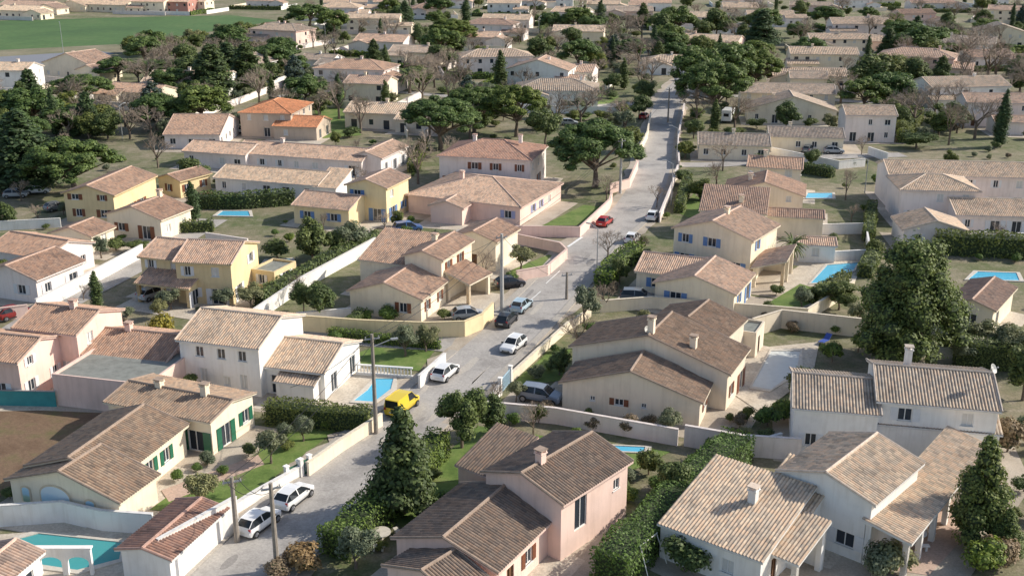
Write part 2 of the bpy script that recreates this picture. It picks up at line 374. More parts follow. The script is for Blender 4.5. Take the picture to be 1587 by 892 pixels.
house("narrow yellow two-storey house with low side wing",[
 ((598,291),(538,288),(633,274),5.5,'gv',{}),((540,325),(455,321),8,3.,'gu',dict(th=20))],'yellow','pink','blue')
house("large white two-storey house with dark red hipped roof",[
 ((822,248),(681,248),(848,228),5.7,'hip',{})],'rose','redbrown','brown',chim=[(0,.3,.45,.8),(0,.8,.5,.8)])
house("stone house under repair with bright orange tiled roof",[
 ((450,176),(372,172),(482,158),5.2,'hip',{}),((490,197),(424,194),(512,184),2.9,'gu',{})],'stone','orange',None,chim=[])
house("long low house with pale pink tiled roof",[
 ((560,250),(362,240),9,3.,'gu',dict(th=18)),((590,245),6,12,3.4,'gv',dict(th=18))],'rose','pink','white',chim=[(0,.3,.5,.6)])
house("low house with wide pinkish tiled roof and small annexe",[
 ((492,287),(332,285),8.5,2.8,'gu',dict(th=18)),((520,292),4,6,2.6,'sb',dict(th=18,nw=1))],'white','light')
house("mustard yellow house with brown tile roof",[
 ((175,302),(98,288),(238,268),4.6,'gv',{}),((278,280),5,7,3.,'gv',dict(th=30))],'ochre','rust','brown')
house("cream bungalow with stepped brown tile roofs",[
 ((248,340),(165,325),(293,316),3.3,'gv',{}),((140,366),(78,360),(175,350),2.6,'gv',{})],'cream','rust','brown',chim=[(0,.5,.9,.8)])
house("white bungalow with pinkish tiled roof beside the lane",[
 ((55,433),(-30,420),(126,402),3.1,'gv',{}),((70,400),(-20,395),8,3.4,'gu',dict(th=25))],'rose','rust','white')
house("low house with weathered tile roof among garden trees",[((340,208),(255,205),(370,185),3.,'gu',{})],'rose','rust',None)
house("low tan house with weathered tile roof behind others",[((380,240),(285,236),8,3.,'gu',dict(th=18))],'rose','pink',None)
house("cream two-storey villa with blue shutters and covered terrace beside a pool",[
 ((1165,372),(1045,360),(1207,352),5.4,'gv',{}),((1100,432),(985,428),8,2.9,'gu',dict(th=22)),((1138,455),(1015,445),(1168,425),2.9,'gv',dict(nw=0)),((1216,420),4,8,2.7,'sr',dict(th=22,open=(1,0)))],'cream','pink','blue',chim=[(0,.5,.5,.7)])
house("tan terraced house with stepped tile roofs",[
 ((1187,332),(1084,322),7,4.,'sb',dict(th=15)),((1276,338),(1187,336),4,3.2,'gu',dict(th=12,nw=1))],'cream','rust',None,chim=[(0,.6,.4,.8)])
house("tan house with tall gabled tile roof beside terraces",[((1245,304),(1125,298),8,4.6,'gv',dict(th=15))],'tan','rust',None,chim=[(0,.3,.5,.8)])
house("tan two-storey house with stepped tile roof",[((1242,262),(1160,258),7,5.,'gu',dict(th=15))],'tan','rust',None,chim=[(0,.3,.5,.8)])
house("small white pool house with tiled roof",[((1295,380),(1240,378),3.5,2.6,'gu',dict(th=8))],'white','pink')
house("long low tan house with grey-brown tile roof",[
 ((1193,226),(1084,223),9,3.,'gu',dict(th=8)),((1308,214),(1194,212),8,3.,'gu',dict(th=8))],'cream','grey',None,chim=[(1,.3,.6,.8),(0,.5,.5,.6)])
house("white two-storey house with pale tile roof and garage",[
 ((1390,179),(1311,180),8.5,5.7,'gu',dict(th=6))],'rose','light',None)
house("rambling cream house with many stepped tile roofs",[
 ((1297,172),(1160,175),9,3.2,'gv',dict(th=8)),((1295,146),(1148,152),10,5.0,'gu',dict(th=8)),((1282,122),9,8,6.2,'gu',dict(th=8))],'cream','light',None,chim=[(0,.3,.5,.8),(1,.3,.6,.8)])
house("large pink and white two-storey house with hipped roofs",[
 ((1600,275),(1378,274),9,5.4,'gu',dict(th=6)),((1518,296),(1397,298),9,5.4,'hip',dict(th=6)),((1500,358),(1400,360),7,2.8,'gv',dict(th=6)),((1640,336),(1482,332),9,2.9,'gu',dict(th=6))],'rose','light','white')
house("wide cream villa with large brown gabled tile roofs",[
 ((1128,578),(886,548),(1165,545),3.9,'gv',{}),((1085,622),(872,588),5,2.7,'gv',dict(win={0:[(3.,1.2,.5,.5,'glass'),(5.6,1.1,.9,.7,'glass'),(8.,1.2,.5,.5,'glass')]})),
 ((1125,520),(1010,500),(1155,496),4.4,'gv',{}),((1172,520),(1140,517),4,2.6,'flat',dict(th=25,win={1:[(1.6,.06,.9,2.,'door')]}))],'tan','brown','brown',chim=[(0,.75,.25,1.),(0,.5,.1,1.4)],dish=[(0,.45,.2)])
house("pink two-storey villa with layered brown tile roofs beside a lawn",[
 ((870,778),(757,720),(968,706),4.9,'gv',dict(win={1:[(2.4,1.7,1.5,2.6,'glass'),(7.,3.,.8,.9,'glass')],0:[]},shut=None)),
 ((768,882),(610,838),(866,800),3.0,'gv',dict(win={1:[(2.,.9,1,1.2,'door'),(4.6,.9,1,1.2,'glass')],0:[]})),
 ((716,935),(590,892),3,2.5,'gv',dict(th=40,nw=1)),((770,742),(700,745),5,3.2,'sb',dict(th=38,nw=1))],'pink','brown','brown',chim=[(0,.5,.25,.8)])
house("white two-storey villa with pale tile roofs and a front porch",[
 ((1352,778),(1214,722),(1422,712),5.2,'gv',dict(win={0:[(5.5,.9,1.5,1.2,'glass'),(1.2,3.6,.6,.7,'glass')],1:[]})),
 ((1180,868),(1024,812),8.3,2.9,'sb',dict(th=38,p=.24,win={0:[(2,.9,.9,.9,'roll'),(5.5,.9,1,1.1,'roll')]})),
 ((1236,822),4,7.2,3.3,'sb',dict(th=38,p=.24,nw=1)),
 ((1236,872),4.2,4.2,2.6,'sb',dict(th=42,open=(0,1,3))),((1410,840),(1346,800),(1532,690),3.1,'sl',dict(p=.2,open=(0,1))) ],'white','light','white',chim=[(1,.6,.6,1.0)])
house("large white two-storey house with grey-pink tile roof and tall chimney",[
 ((1548,634),(1362,628),9,5.4,'gu',dict(th=12)),((1362,640),(1232,634),8.5,4.6,'gu',dict(th=12)),((1550,672),11,5,3.1,'sb',dict(th=12))],'white','grey','white',chim=[(0,.3,.65,1.6)],dish=[(0,.95,.3)])
house("cream bungalow with brown tile roof beside a covered pool",[((1540,480),(1470,474),(1572,445),3.,'gv',{})],'cream','rust')
house("white two-storey house beside a tall cypress",[((1600,160),(1500,160),9,5.4,'gu',dict(th=6)),((1610,190),9,6,2.8,'gu',dict(th=6))],'rose','pink')
house("white pool house with reddish tile roof",[((262,864),(187,855),(348,792),2.5,'gv',dict(nw=1,p=.22))],'white','redbrown')
house("small white house with pink tile roof beside a curved pool",[((12,895),(-60,880),(56,850),2.9,'gv',{})],'white','pink')
# far houses: N base pixel (near-right), w, d
FH=[(460,62,15,10,4,'rose','rust',15,'gu'),(565,44,16,10,4,'white','pink',12,'gu'),(625,86,18,12,4.4,'rose','pink',15,'gu'),(820,48,20,11,4.4,'rose','light',10,'gu'),
(917,134,14,10,3.8,'rose','pink',14,'gu'),(880,141,17,11,5.4,'white','pink',14,'gv'),(935,68,19,11,4.4,'cream','light',8,'gu'),(560,122,15,9,3.4,'rose','grey',18,'gu'),(515,110,11,8,3.2,'white','grey',18,'gu'),
(598,163,11,9,5.2,'cream','pink',14,'gu'),(640,203,16,10,3.6,'tan','light',14,'gu'),(1110,46,22,11,5,'rose','light',6,'gu'),(1040,18,20,10,4,'white','pink',5,'gu'),
(1378,60,22,12,5.4,'rose','light',4,'gu'),(1312,138,20,10,3.4,'tan','light',6,'gu'),(1328,114,20,10,5.6,'cream','light',6,'gu'),(1345,84,20,9,5,'tan','light',4,'gu'),(1230,40,20,10,4.4,'rose','light',4,'gu'),
(55,30,22,12,3.6,'cream','light',20,'gu'),(75,22,30,12,3.6,'tan','pink',20,'gu'),(195,20,36,12,3.6,'cream','light',18,'gu'),(255,22,18,10,5.6,'cream','pink',16,'gu'),(292,22,12,10,5.6,'red','pink',16,'gu'),(318,20,12,9,5.2,'cream','light',16,'gu'),(190,8,24,12,4.5,'rose','rust',16,'gu'),
(720,12,18,9,4,'rose','light',10,'gu'),(830,14,20,9,4,'rose','light',10,'gu'),(430,14,17,9,4,'rose','pink',12,'gu'),(1180,10,20,9,4,'rose','pink',5,'gu'),(1480,18,22,10,4,'rose','pink',0,'gu'),
(240,165,16,9,3.2,'cream','rust',22,'gu'),(960,20,16,9,4,'cream','light',8,'gu'),(770,76,18,10,4,'rose','pink',12,'gu')]
WN={'rose':'off-white','white':'white','cream':'cream','tan':'tan','red':'red','stone':'stone','pink':'pink','yellow':'ochre'}
RN={'pink':'pinkish','light':'pale','rust':'rust-brown','grey':'grey','orange':'orange'}
FARC=[]
def farhouse(x,y,w,d,h,wc,rc,th,ty):
    ws=[((x,y),w,d,h,ty,dict(base=1,th=th))]
    if w>12: 
        X,Y=U(th);n=G(x,y)-X*(w*R.choice((.6,-.25)))-Y*2.5;q=PR(n)
        ws.append(((q[0],q[1]),w*.45,d*.7,max(2.6,h*.8) if h<4.5 else 3,R.choice(('gv','gu')),dict(base=1,th=th)))
    house(f"{WN[wc]} {'two-storey' if h>4.6 else 'single-storey'} house with {RN[rc]} tiled roof",ws,wc,rc,None,far=True,chim=[(0,R.uniform(.2,.8),.5,.6)])
    FARC.append((G(x,y),w,d,th))
for a in FH: farhouse(*a)
k=0
for t in range(3500):
    if k>=36: break
    px=R.uniform(-20,1600);py=4+R.random()*165
    if px<440 and py<125: continue
    p=G(px,py)
    if any((p-g['O']-g['X']*g['w']*.5).length<16+g['w']*.55 for g in FOOT): continue
    if abs(px-1035-(150-py)*.3)<45: continue
    farhouse(px,py,R.uniform(14,22),R.uniform(9,13),R.choice((3.4,4.4,5.4,5.6)),R.choice(('rose','cream','white','pink')),R.choice(('light','pink','grey','rust','light')),R.choice((-8,4,14,26)),R.choice(('gu','gv','hip')));k+=1
# ---------------- ground
def ground():
    m,nt,b=nm('garden_ground');b.inputs['Roughness'].default_value=.95
    n1=noise(nt,.05,6,.65);n2=noise(nt,.6,6,.7);n3=noise(nt,4,4)
    r1=ramp(nt,[(.13,.14,.065),(.10,.14,.045),(.28,.235,.16),(.40,.34,.26)],[.30,.43,.54,.66]);lk(nt,n1.outputs[0],r1.inputs[0])
    r2=ramp(nt,[(.07,.11,.03),(.20,.185,.095),(.38,.32,.245)],[.34,.5,.66]);lk(nt,n2.outputs[0],r2.inputs[0])
    x=mixc(nt,r1.outputs[0],r2.outputs[0],.5);r3=ramp(nt,[(.65,.65,.65),(1.1,1.1,1.1)],[.3,.7]);lk(nt,n3.outputs[0],r3.inputs[0])
    lk(nt,mixc(nt,x,r3.outputs[0],1.,'MULTIPLY'),b.inputs['Base Color']);bump(nt,b,n3.outputs[0],.5,.1)
    mb=MB();mb.face([(-2500,-200,0),(2500,-200,0),(2500,4000,0),(-2500,4000,0)]);o=add('ground',mb.mesh('ground',[m]));o['kind']='structure'
ground()
def surf(name,cols,sc=.8,sc2=6,pos=None,bs=.3):
    m,nt,b=nm(name);b.inputs['Roughness'].default_value=.9
    n1=noise(nt,sc,6,.65);r=ramp(nt,cols,pos);lk(nt,n1.outputs[0],r.inputs[0]);n2=noise(nt,sc2,4,.7);r2=ramp(nt,[(.75,.75,.75),(1.12,1.12,1.12)],[.3,.7]);lk(nt,n2.outputs[0],r2.inputs[0])
    lk(nt,mixc(nt,r.outputs[0],r2.outputs[0],1.,'MULTIPLY'),b.inputs['Base Color']);bump(nt,b,n2.outputs[0],bs,.05);return m
LAWN=surf('lawn_grass',[(.07,.13,.02),(.14,.21,.045),(.23,.25,.09)],.35,5,[.3,.5,.72])
FIELD=surf('field_grass',[(.05,.11,.03),(.075,.15,.04),(.12,.18,.06)],.02,.4,[.3,.5,.72])
DRY=surf('dry_grass',[(.13,.14,.07),(.22,.2,.12),(.32,.27,.19)],.05,1,[.3,.5,.72])
SOIL=surf('ploughed_soil',[(.14,.085,.05),(.2,.13,.08),(.14,.13,.05)],.3,3,[.3,.5,.7],.8)
PAVE=surf('beige_paving',[(.46,.39,.31),(.56,.49,.40),(.62,.56,.47)],.5,4,[.3,.5,.7])
GRAV=surf('gravel_yard',[(.34,.285,.225),(.45,.385,.31),(.51,.45,.37)],.3,8,[.3,.5,.7])
ASPH=surf('old_asphalt',[(.30,.28,.26),(.40,.375,.35),(.46,.43,.395)],.22,5,[.34,.5,.68])
ASPH2=surf('grey_asphalt',[(.2,.21,.24),(.24,.25,.28)],.1,5)
KERB=surf('pavement_concrete',[(.38,.345,.30),(.48,.44,.39)],.5,5)
PINKT=surf('terracotta_terrace',[(.48,.34,.265),(.6,.44,.35)],.8,5)
for i,g in enumerate(FOOT):
    if g['O'].y>260: continue
    a=g['O']-g['X']*1.5-g['Y']*R.uniform(1.5,3.8);b_=g['O']+g['X']*(g['w']+R.uniform(1.8,4))-g['Y']*R.uniform(1.5,3.8)
    c=b_+g['Y']*(g['d']+3);d_=a+g['Y']*(g['d']+3)
    sheet('paving',[(q.x,q.y) for q in (a,b_,c,d_)],.008+.003*(i%14)+.0003*(i//14),R.choice([PAVE,GRAV,GRAV]),False)
def smooth(P,n=8):
    out=[]
    for i in range(len(P)-1):
        p0=P[max(0,i-1)];p1=P[i];p2=P[i+1];p3=P[min(len(P)-1,i+2)]
        for k in range(n):
            t=k/n;out.append(.5*((2*p1)+(p2-p0)*t+(2*p0-5*p1+4*p2-p3)*t*t+(3*p1-p0-3*p2+p3)*t**3))
    out.append(P[-1]);return out
def offs(P,o):
    r=[]
    for i,p in enumerate(P):
        d=(P[min(i+1,len(P)-1)]-P[max(i-1,0)]);d.z=0;d.normalize();oo=o(i) if callable(o) else o;r.append(p+Vector((d.y,-d.x,0))*oo)
    return r
RC=smooth([G(*p) for p in [(290,990),(367,892),(495,770),(585,690),(655,632),(742,560),(812,495),(880,425),(925,375),(980,325),(1006,280),(1018,230),(1026,190),(1038,155),(1058,130),(1085,112)]])
def strip(name,P,o0,o1,z,m,thick=0,kind='structure',**kw):
    A=offs(P,o0);B=offs(P,o1);mb=MB()
    for i in range(len(P)-1):
        q=[A[i],B[i],B[i+1],A[i+1]];mb.face([(v.x,v.y,z) for v in q])
        if thick:
            for u,w in ((A[i],A[i+1]),(B[i],B[i+1])): mb.face([(u.x,u.y,z-thick),(w.x,w.y,z-thick),(w.x,w.y,z),(u.x,u.y,z)])
    if thick:
        for u,w in ((A[0],B[0]),(A[-1],B[-1])): mb.face([(u.x,u.y,z-thick),(w.x,w.y,z-thick),(w.x,w.y,z),(u.x,u.y,z)])
    o=add(name,mb.mesh(name,[m]));
    if kind:o['kind']=kind
    return o
strip('road',RC,-3.2,3.2,.075,ASPH)
ed=[R.uniform(4.2,5.4) for _ in RC];strip('verge',RC,lambda i:-ed[i],lambda i:ed[-i-1],.071,GRAV)
DUST=surf('pale_dust',[(.42,.38,.33),(.5,.46,.41)],.6,6)
def sub(P,y0,y1): return [p for p in P if y0<=p.y<=y1]
ya=lambda y:G(800,y).y
for (a,b) in ((990,548),(500,395)): strip('pavement',sub(RC,ya(a),ya(b)),-4.2,-3.2,.17,KERB,.2)
for (a,b) in ((990,640),(600,330)): strip('pavement',sub(RC,ya(a),ya(b)),3.2,4.1,.17,KERB,.2)
def road2(pts,w,m=ASPH,z=.068): 
    P=smooth([G(*p) for p in pts]);strip('road',P,-w/2,w/2,z,m);return P
ROADS=[(RC,4.6)]
ROADS.append((road2([(745,540),(690,533),(560,524),(400,505)],4.5),2.4))
ROADS.append((road2([(905,392),(850,380),(790,372),(700,362)],5),2.8))
ROADS.append((road2([(20,520),(100,468),(170,432),(225,402),(330,340)],5),3))
ROADS.append((road2([(1030,255),(1120,255),(1250,245),(1400,240)],4),2))
ROADS.append((road2([(430,150),(560,140),(700,150),(860,165),(1000,160)],4),2))
ROADS.append((road2([(1060,150),(1200,150),(1400,160),(1620,150)],4),2))
mk=plain('road_paint',(.78,.78,.76),.6,.1)
def mark(a,b,w=.3):
    A=G(*a);B=G(*b);strip('road_marking',[A,B],-w/2,w/2,.081,mk)
mark((880,383),(902,368),.4);mark((846,440),(868,420),.12);mark((808,478),(838,452),.12)
TAR=surf('tar_patch',[(.26,.245,.23),(.31,.29,.275)],.5,5)
for i in range(20):
    n=R.randrange(8,75);q=RC[n];a=R.uniform(-2.4,2);l=R.uniform(1,6);w=R.uniform(.25,1.0);d=(RC[n+1]-q).normalized();x=Vector((d.y,-d.x,0));c=q+x*a;K=10
    sheet('road_patch',[((c+d*math.cos(t*6.283/K)*l*.5*R.uniform(.7,1.1)+x*math.sin(t*6.283/K)*w*.5*R.uniform(.7,1.1)).x,(c+d*math.cos(t*6.283/K)*l*.5+x*math.sin(t*6.283/K)*w*.5*R.uniform(.7,1.1)).y) for t in range(K)],.0785+.00008*i,TAR if i%2 else DUST,False)
sheet('field',[(-60,34),(200,27),(360,24),(430,32),(350,46),(250,60),(180,70),(-60,82)],.05,FIELD)
sheet('verge',[(-60,81),(180,69),(200,74),(150,80),(-60,92)],.054,DRY)
sheet('road',[(-60,92),(150,79),(178,83),(120,100),(-60,126)],.06,ASPH2)
sheet('field',[(-60,127),(120,101),(180,84),(215,98),(120,128),(-60,160)],.055,DRY)
sheet('field',[(430,32),(470,8),(500,30),(400,44)],.045,DRY)
sheet('field',[(-120,640),(60,636),(160,640),(40,730),(0,770),(-120,800)],.05,SOIL)
sheet('lawn',[(232,790),(300,740),(395,720),(405,690),(500,650),(520,668),(440,728),(345,800)],.06,LAWN)
sheet('lawn',[(600,800),(650,740),(740,660),(870,680),(1040,700),(920,760),(760,700),(640,830)],.06,LAWN)
sheet('lawn',[(790,600),(850,545),(885,540),(870,590)],.073,LAWN)
sheet('lawn',[(840,350),(905,318),(935,322),(895,350)],.073,LAWN)
sheet('lawn',[(790,420),(850,395),(868,400),(810,432)],.073,LAWN)
sheet('lawn',[(520,560),(600,530),(680,535),(650,575)],.05,LAWN)
sheet('lawn',[(1190,470),(1240,440),(1290,455),(1230,482)],.062,LAWN)
sheet('lawn',[(820,140),(900,120),(960,150),(900,190)],.05,LAWN)
sheet('lawn',[(480,145),(530,140),(560,210),(500,215)],.05,LAWN)
sheet('lawn',[(1380,90),(1520,100),(1530,140),(1390,150)],.05,DRY)
sheet('lawn',[(1050,330),(1075,300),(1100,320),(1085,345)],.05,LAWN)
sheet('terrace',[(1360,880),(1410,820),(1540,730),(1560,760),(1440,892)],.07,PINKT)
sheet('terrace',[(250,760),(400,705),(410,720),(262,778)],.066,PINKT)
sheet('terrace',[(1120,600),(1170,540),(1270,530),(1260,580),(1180,640)],.07,PAVE)
sheet('terrace',[(500,625),(600,580),(640,590),(560,640)],.062,PAVE)
sheet('terrace',[(1190,440),(1260,400),(1340,400),(1320,450),(1240,480)],.056,PAVE)
sheet('terrace',[(-20,830),(170,815),(260,830),(240,895),(-20,920)],.07,PAVE)
sheet('yard',[(760,640),(800,600),(880,600),(880,650)],.066,GRAV)
# pools
W1,_n,_b=nm('pool_water');_b.inputs['Base Color'].default_value=(.12,.5,.72,1);_b.inputs['Roughness'].default_value=.08
_k=noise(_n,1.5,3);bump(_n,_b,_k.outputs[0],.15,.05)
W2,_n,_b=nm('green_pool_water');_b.inputs['Base Color'].default_value=(.07,.34,.35,1);_b.inputs['Roughness'].default_value=.08
_k=noise(_n,1.5,3);bump(_n,_b,_k.outputs[0],.15,.05)
PB=[]
def pool(pts,label,m=W1,cop=STONE):
    P=[G(*p) for p in pts];c=sum(P,Vector())/len(P);E=add('swimming_pool',None,loc=c,label=label,category='pool')
    L=[p-c for p in P];mb=MB();mb.face([(q.x,q.y,.09) for q in L]);add('water',mb.mesh('water',[m]),E)
    mb=MB();n=len(L)
    def out(q,k): return q+q.normalized()*k
    for i in range(n):
        a,b=L[i],L[(i+1)%n];A,B=out(a,.6),out(b,.6);v=lambda q,z:(q.x,q.y,z)
        mb.face([v(a,.16),v(b,.16),v(B,.16),v(A,.16)]);mb.face([v(a,.0),v(b,.0),v(b,.16),v(a,.16)]);mb.face([v(A,.0),v(B,.0),v(B,.16),v(A,.16)])
    add('coping',mb.mesh('coping',[cop]),E);PB.append((c,max(q.length for q in L)+1))
pool([(548,622),(570,605),(582,588),(610,588),(606,604),(580,624)],"small bright blue pool beside a white house")
pool([(1256,440),(1282,412),(1330,408),(1322,420),(1296,438)],"rectangular blue pool on a paved terrace")
pool([(1500,434),(1515,422),(1575,424),(1580,436)],"blue covered pool behind a tall hedge")
pool([(30,836),(60,828),(190,842),(185,868),(120,885),(60,876)],"large teal pool in a walled terrace",W2)
pool([(335,335),(345,328),(385,328),(388,336)],"small blue pool behind a clipped hedge")
pool([(945,700),(952,692),(1000,694),(998,702)],"narrow blue pool behind a white wall")
pool([(1248,308),(1252,300),(1290,300),(1290,308)],"small blue pool beside stepped houses")
pool([(408,412),(415,404),(450,402),(455,412)],"small blue pool beside an ochre villa")
pool([(1165,600),(1195,545),(1240,545),(1235,575),(1195,605)],"empty white pool basin on a terrace",plain('white_pool_liner',(.6,.62,.6),.5,.06))
# garden walls
def gwall(pts,h,col='white',t=.22,label=None,name='garden_wall',world=None):
    P=world or [G(*p) for p in pts];c=P[0].copy();A=offs(P,-t/2);B=offs(P,t/2);mb=MB()
    def bx(A,B,z0,z1,mi):
        for i in range(len(P)-1):
            a0,a1,b0,b1=A[i]-c,A[i+1]-c,B[i]-c,B[i+1]-c;v=lambda q,z:(q.x,q.y,z)
            mb.face([v(a0,z1),v(b0,z1),v(b1,z1),v(a1,z1)],mi);mb.face([v(a0,z0),v(a1,z0),v(a1,z1),v(a0,z1)],mi);mb.face([v(b0,z0),v(b1,z0),v(b1,z1),v(b0,z1)],mi)
        for i in(0,-1):
            a,b=A[i]-c,B[i]-c;mb.face([(a.x,a.y,z0),(b.x,b.y,z0),(b.x,b.y,z1),(a.x,a.y,z1)],mi)
    bx(A,B,0,h,0);bx(offs(P,-t/2-.05),offs(P,t/2+.05),h-.001,h+.07,1)
    mats=[plaster(col,WALL[col]) if col in WALL else plain('fence_'+col,SH[col],.6,.1),plain('coping_'+col,mul(WALL.get(col,(.4,.4,.4)),.8),.9,.15,3)]
    return add(name,mb.mesh(name,mats),loc=c,label=label or f"{WN.get(col,col)} rendered garden wall with flat coping",category='wall' if name=='garden_wall' else 'fence')
gwall([(360,800),(400,775),(470,736)],1.0,'white');gwall([(478,738),(530,700),(592,660)],1.3,'cream')
gwall([(650,602),(690,566)],1.4,'white');gwall([(455,512),(560,520),(660,524),(720,522),(748,510),(764,492)],1.9,'yellow',label="curved ochre garden wall around a corner plot")
gwall([(790,376),(868,392),(878,402),(848,428),(800,437)],1.5,'pink');gwall([(775,366),(898,368),(944,324),(948,312)],1.6,'pink')
gwall([(752,646),(860,656),(1050,690)],1.6,'rose');gwall([(1060,690),(1150,706),(1240,712)],2.0,'rose')
gwall([(762,628),(775,612)],1.2,'white');gwall([(792,592),(835,552),(880,512),(915,490)],1.0,'cream')
gwall([(930,484),(1010,478),(1120,487),(1250,497),(1322,452)],1.5,'cream');gwall([(1165,522),(1210,508),(1332,522)],2.2,'tan')
gwall([(58,486),(145,440),(222,398)],1.8,'white');gwall([(-20,500),(45,492)],1.6,'pink')
gwall([(395,500),(470,448),(582,386)],1.7,'white');gwall([(460,500),(545,492)],1.2,'white')
gwall([(-20,358),(95,352)],1.4,'white');gwall([(300,186),(380,158),(450,130)],1.6,'rose')
gwall([(250,892),(370,822)],3.0,'white');gwall([(0,815),(100,808),(160,822),(240,828)],1.8,'white')
gwall([(0,628),(88,630)],1.6,'teal',.08,"teal sheet fence around a yard",'fence')
gwall([(1220,365),(1340,362),(1345,392)],1.6,'white');gwall([(1195,240),(1300,262),(1340,258)],1.5,'white');gwall([(1345,240),(1375,250)],1.6,'white')
gwall([(1290,405),(1345,402)],1.4,'white');gwall([(985,250),(1003,215),(1008,185)],1.6,'cream');gwall([(945,300),(975,292),(988,262)],1.7,'pink')
gwall([(1052,262),(1050,225),(1060,170)],1.5,'rose');gwall([(-60,124),(60,108),(130,97)],1.,'white')
gwall([(560,182),(620,190),(632,215)],1.6,'tan');gwall([(1022,345),(1040,300),(1050,268)],1.5,'rose');gwall([(320,375),(385,385)],1.4,'rose')
gwall([(1440,372),(1587,376)],1.4,'white');gwall([(1160,705),(1210,690)],1.2,'white')
# ---------------- vegetation
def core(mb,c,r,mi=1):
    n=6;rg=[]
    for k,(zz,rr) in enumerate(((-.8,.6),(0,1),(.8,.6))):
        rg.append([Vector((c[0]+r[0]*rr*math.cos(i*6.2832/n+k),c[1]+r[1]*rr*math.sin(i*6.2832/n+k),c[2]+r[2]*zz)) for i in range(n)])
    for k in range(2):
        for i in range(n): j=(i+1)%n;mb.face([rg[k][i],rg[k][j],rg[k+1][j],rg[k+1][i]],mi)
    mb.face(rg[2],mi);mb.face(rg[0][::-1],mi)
def leaf(mb,p,nrm,s,mi=0,asp=1.):
    x=nrm.orthogonal().normalized();y=nrm.cross(x);a=R.random()*6.28;x2=(x*math.cos(a)+y*math.sin(a))*s;y2=(y*math.cos(a)-x*math.sin(a))*s*asp
    mb.face([p-x2,p-y2*.7+x2*.2,p+x2,p+y2*.8],mi)
def rdir():
    while 1:
        v=Vector((R.uniform(-1,1),R.uniform(-1,1),R.uniform(-1,1)))
        if .1<v.length<1: return v.normalized()
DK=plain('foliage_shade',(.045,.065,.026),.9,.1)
def crownmesh(name,blobs,n,s,mat,cores=.72,jit=.55,spread=.3):
    mb=MB();wt=[b[1][0]*b[1][2] for b in blobs]
    for i in range(n):
        c,r=R.choices(blobs,wt)[0];d=rdir()
        if d.z<-.35: d.z*=-.6;d.normalize()
        k=1+R.gauss(-.05,spread*.5);p=Vector((c[0]+d.x*r[0]*k,c[1]+d.y*r[1]*k,c[2]+d.z*r[2]*k))
        leaf(mb,p,(d+Vector((0,0,.3))+rdir()*jit).normalized(),s*R.uniform(.6,1.4))
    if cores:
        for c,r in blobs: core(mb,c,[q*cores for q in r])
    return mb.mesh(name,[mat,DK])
BARK=plain('bark',(.17,.13,.1),.9,.25,4,bmp=.5);TWIG=plain('twig_bark',(.33,.265,.21),.9,.2,2)
def trunk(h,r,tips,lean=.2):
    mb=MB();pts=[Vector((R.uniform(-lean,lean)*k/3,R.uniform(-lean,lean)*k/3,h*k/3)) for k in range(4)];pts[0]=Vector((0,0,-.1))
    for i in range(3): mb.tube(pts[i],pts[i+1],r*(1-.2*i),r*(.8-.2*i),7)
    for t in tips: 
        m=(pts[3]+Vector(t))/2+Vector((0,0,-.2));s=pts[2].lerp(pts[3],R.random());mb.tube(s,m,r*.4,r*.28,5);mb.tube(m,t,r*.28,r*.1,5)
    return mb.mesh('trunk',[BARK])
def B(c,r,f=1.): return (c,(r,r,r*f))
LIB={}
PINEM=leafm('pine',(.07,.12,.028),(.20,.28,.07));DARKM=leafm('conifer',(.045,.08,.03),(.13,.19,.06));OLIVEM=leafm('olive',(.12,.145,.08),(.29,.32,.185))
GREENM=leafm('evergreen',(.065,.10,.025),(.21,.26,.075));LAURM=leafm('laurel',(.07,.13,.025),(.22,.32,.06));CEDM=leafm('blue_cedar',(.07,.10,.085),(.17,.22,.18));YELM=leafm('yellow_shrub',(.3,.23,.03),(.5,.4,.05))
LTP=leafm('light_pine',(.10,.14,.03),(.28,.33,.085));BRUSH=leafm('dry_shrub',(.18,.13,.08),(.36,.28,.18))
def mk_pine(v,nb=46,n=7000,s=.2):
    bl=[]
    for i in range(nb):
        a=R.random()*6.28;q=math.sqrt(R.random())*3.9;top=4.2+math.sqrt(max(0,1-(q/4.5)**2))*4.5;z=R.uniform(max(3.,top-3),top);bl.append(B((q*math.cos(a),q*math.sin(a),z),R.uniform(.75,1.3),.85))
    return trunk(4.2,.35,[b[0] for b in bl[::4]],.5),crownmesh('crown',bl,n,s,PINEM)
def mk_bigpine(v):
    bl=[]
    for i in range(130):
        a=R.random()*6.28;q=math.sqrt(R.random())*4.4;top=3.4+math.sqrt(max(0,1-(q/4.7)**2))*5.4;z=R.uniform(max(2.2,top-1.8),top);bl.append(B((q*math.cos(a),q*math.sin(a),z),R.uniform(.5,.8),.85))
    return trunk(3.4,.35,[b[0] for b in bl[::6]],.4),crownmesh('crown',bl,23000,.12,PINEM,.85)
def mk_round(v,mat=GREENM,n=4600,s=.19,cores=.75):
    bl=[]
    for i in range(30):
        d=rdir()*R.uniform(.35,1);bl.append(B((d.x*2.9,d.y*2.9,4.4+d.z*3.0),R.uniform(.7,1.3)))
    return trunk(3.0,.25,[b[0] for b in bl[::3]]),crownmesh('crown',bl,n,s,mat,cores)
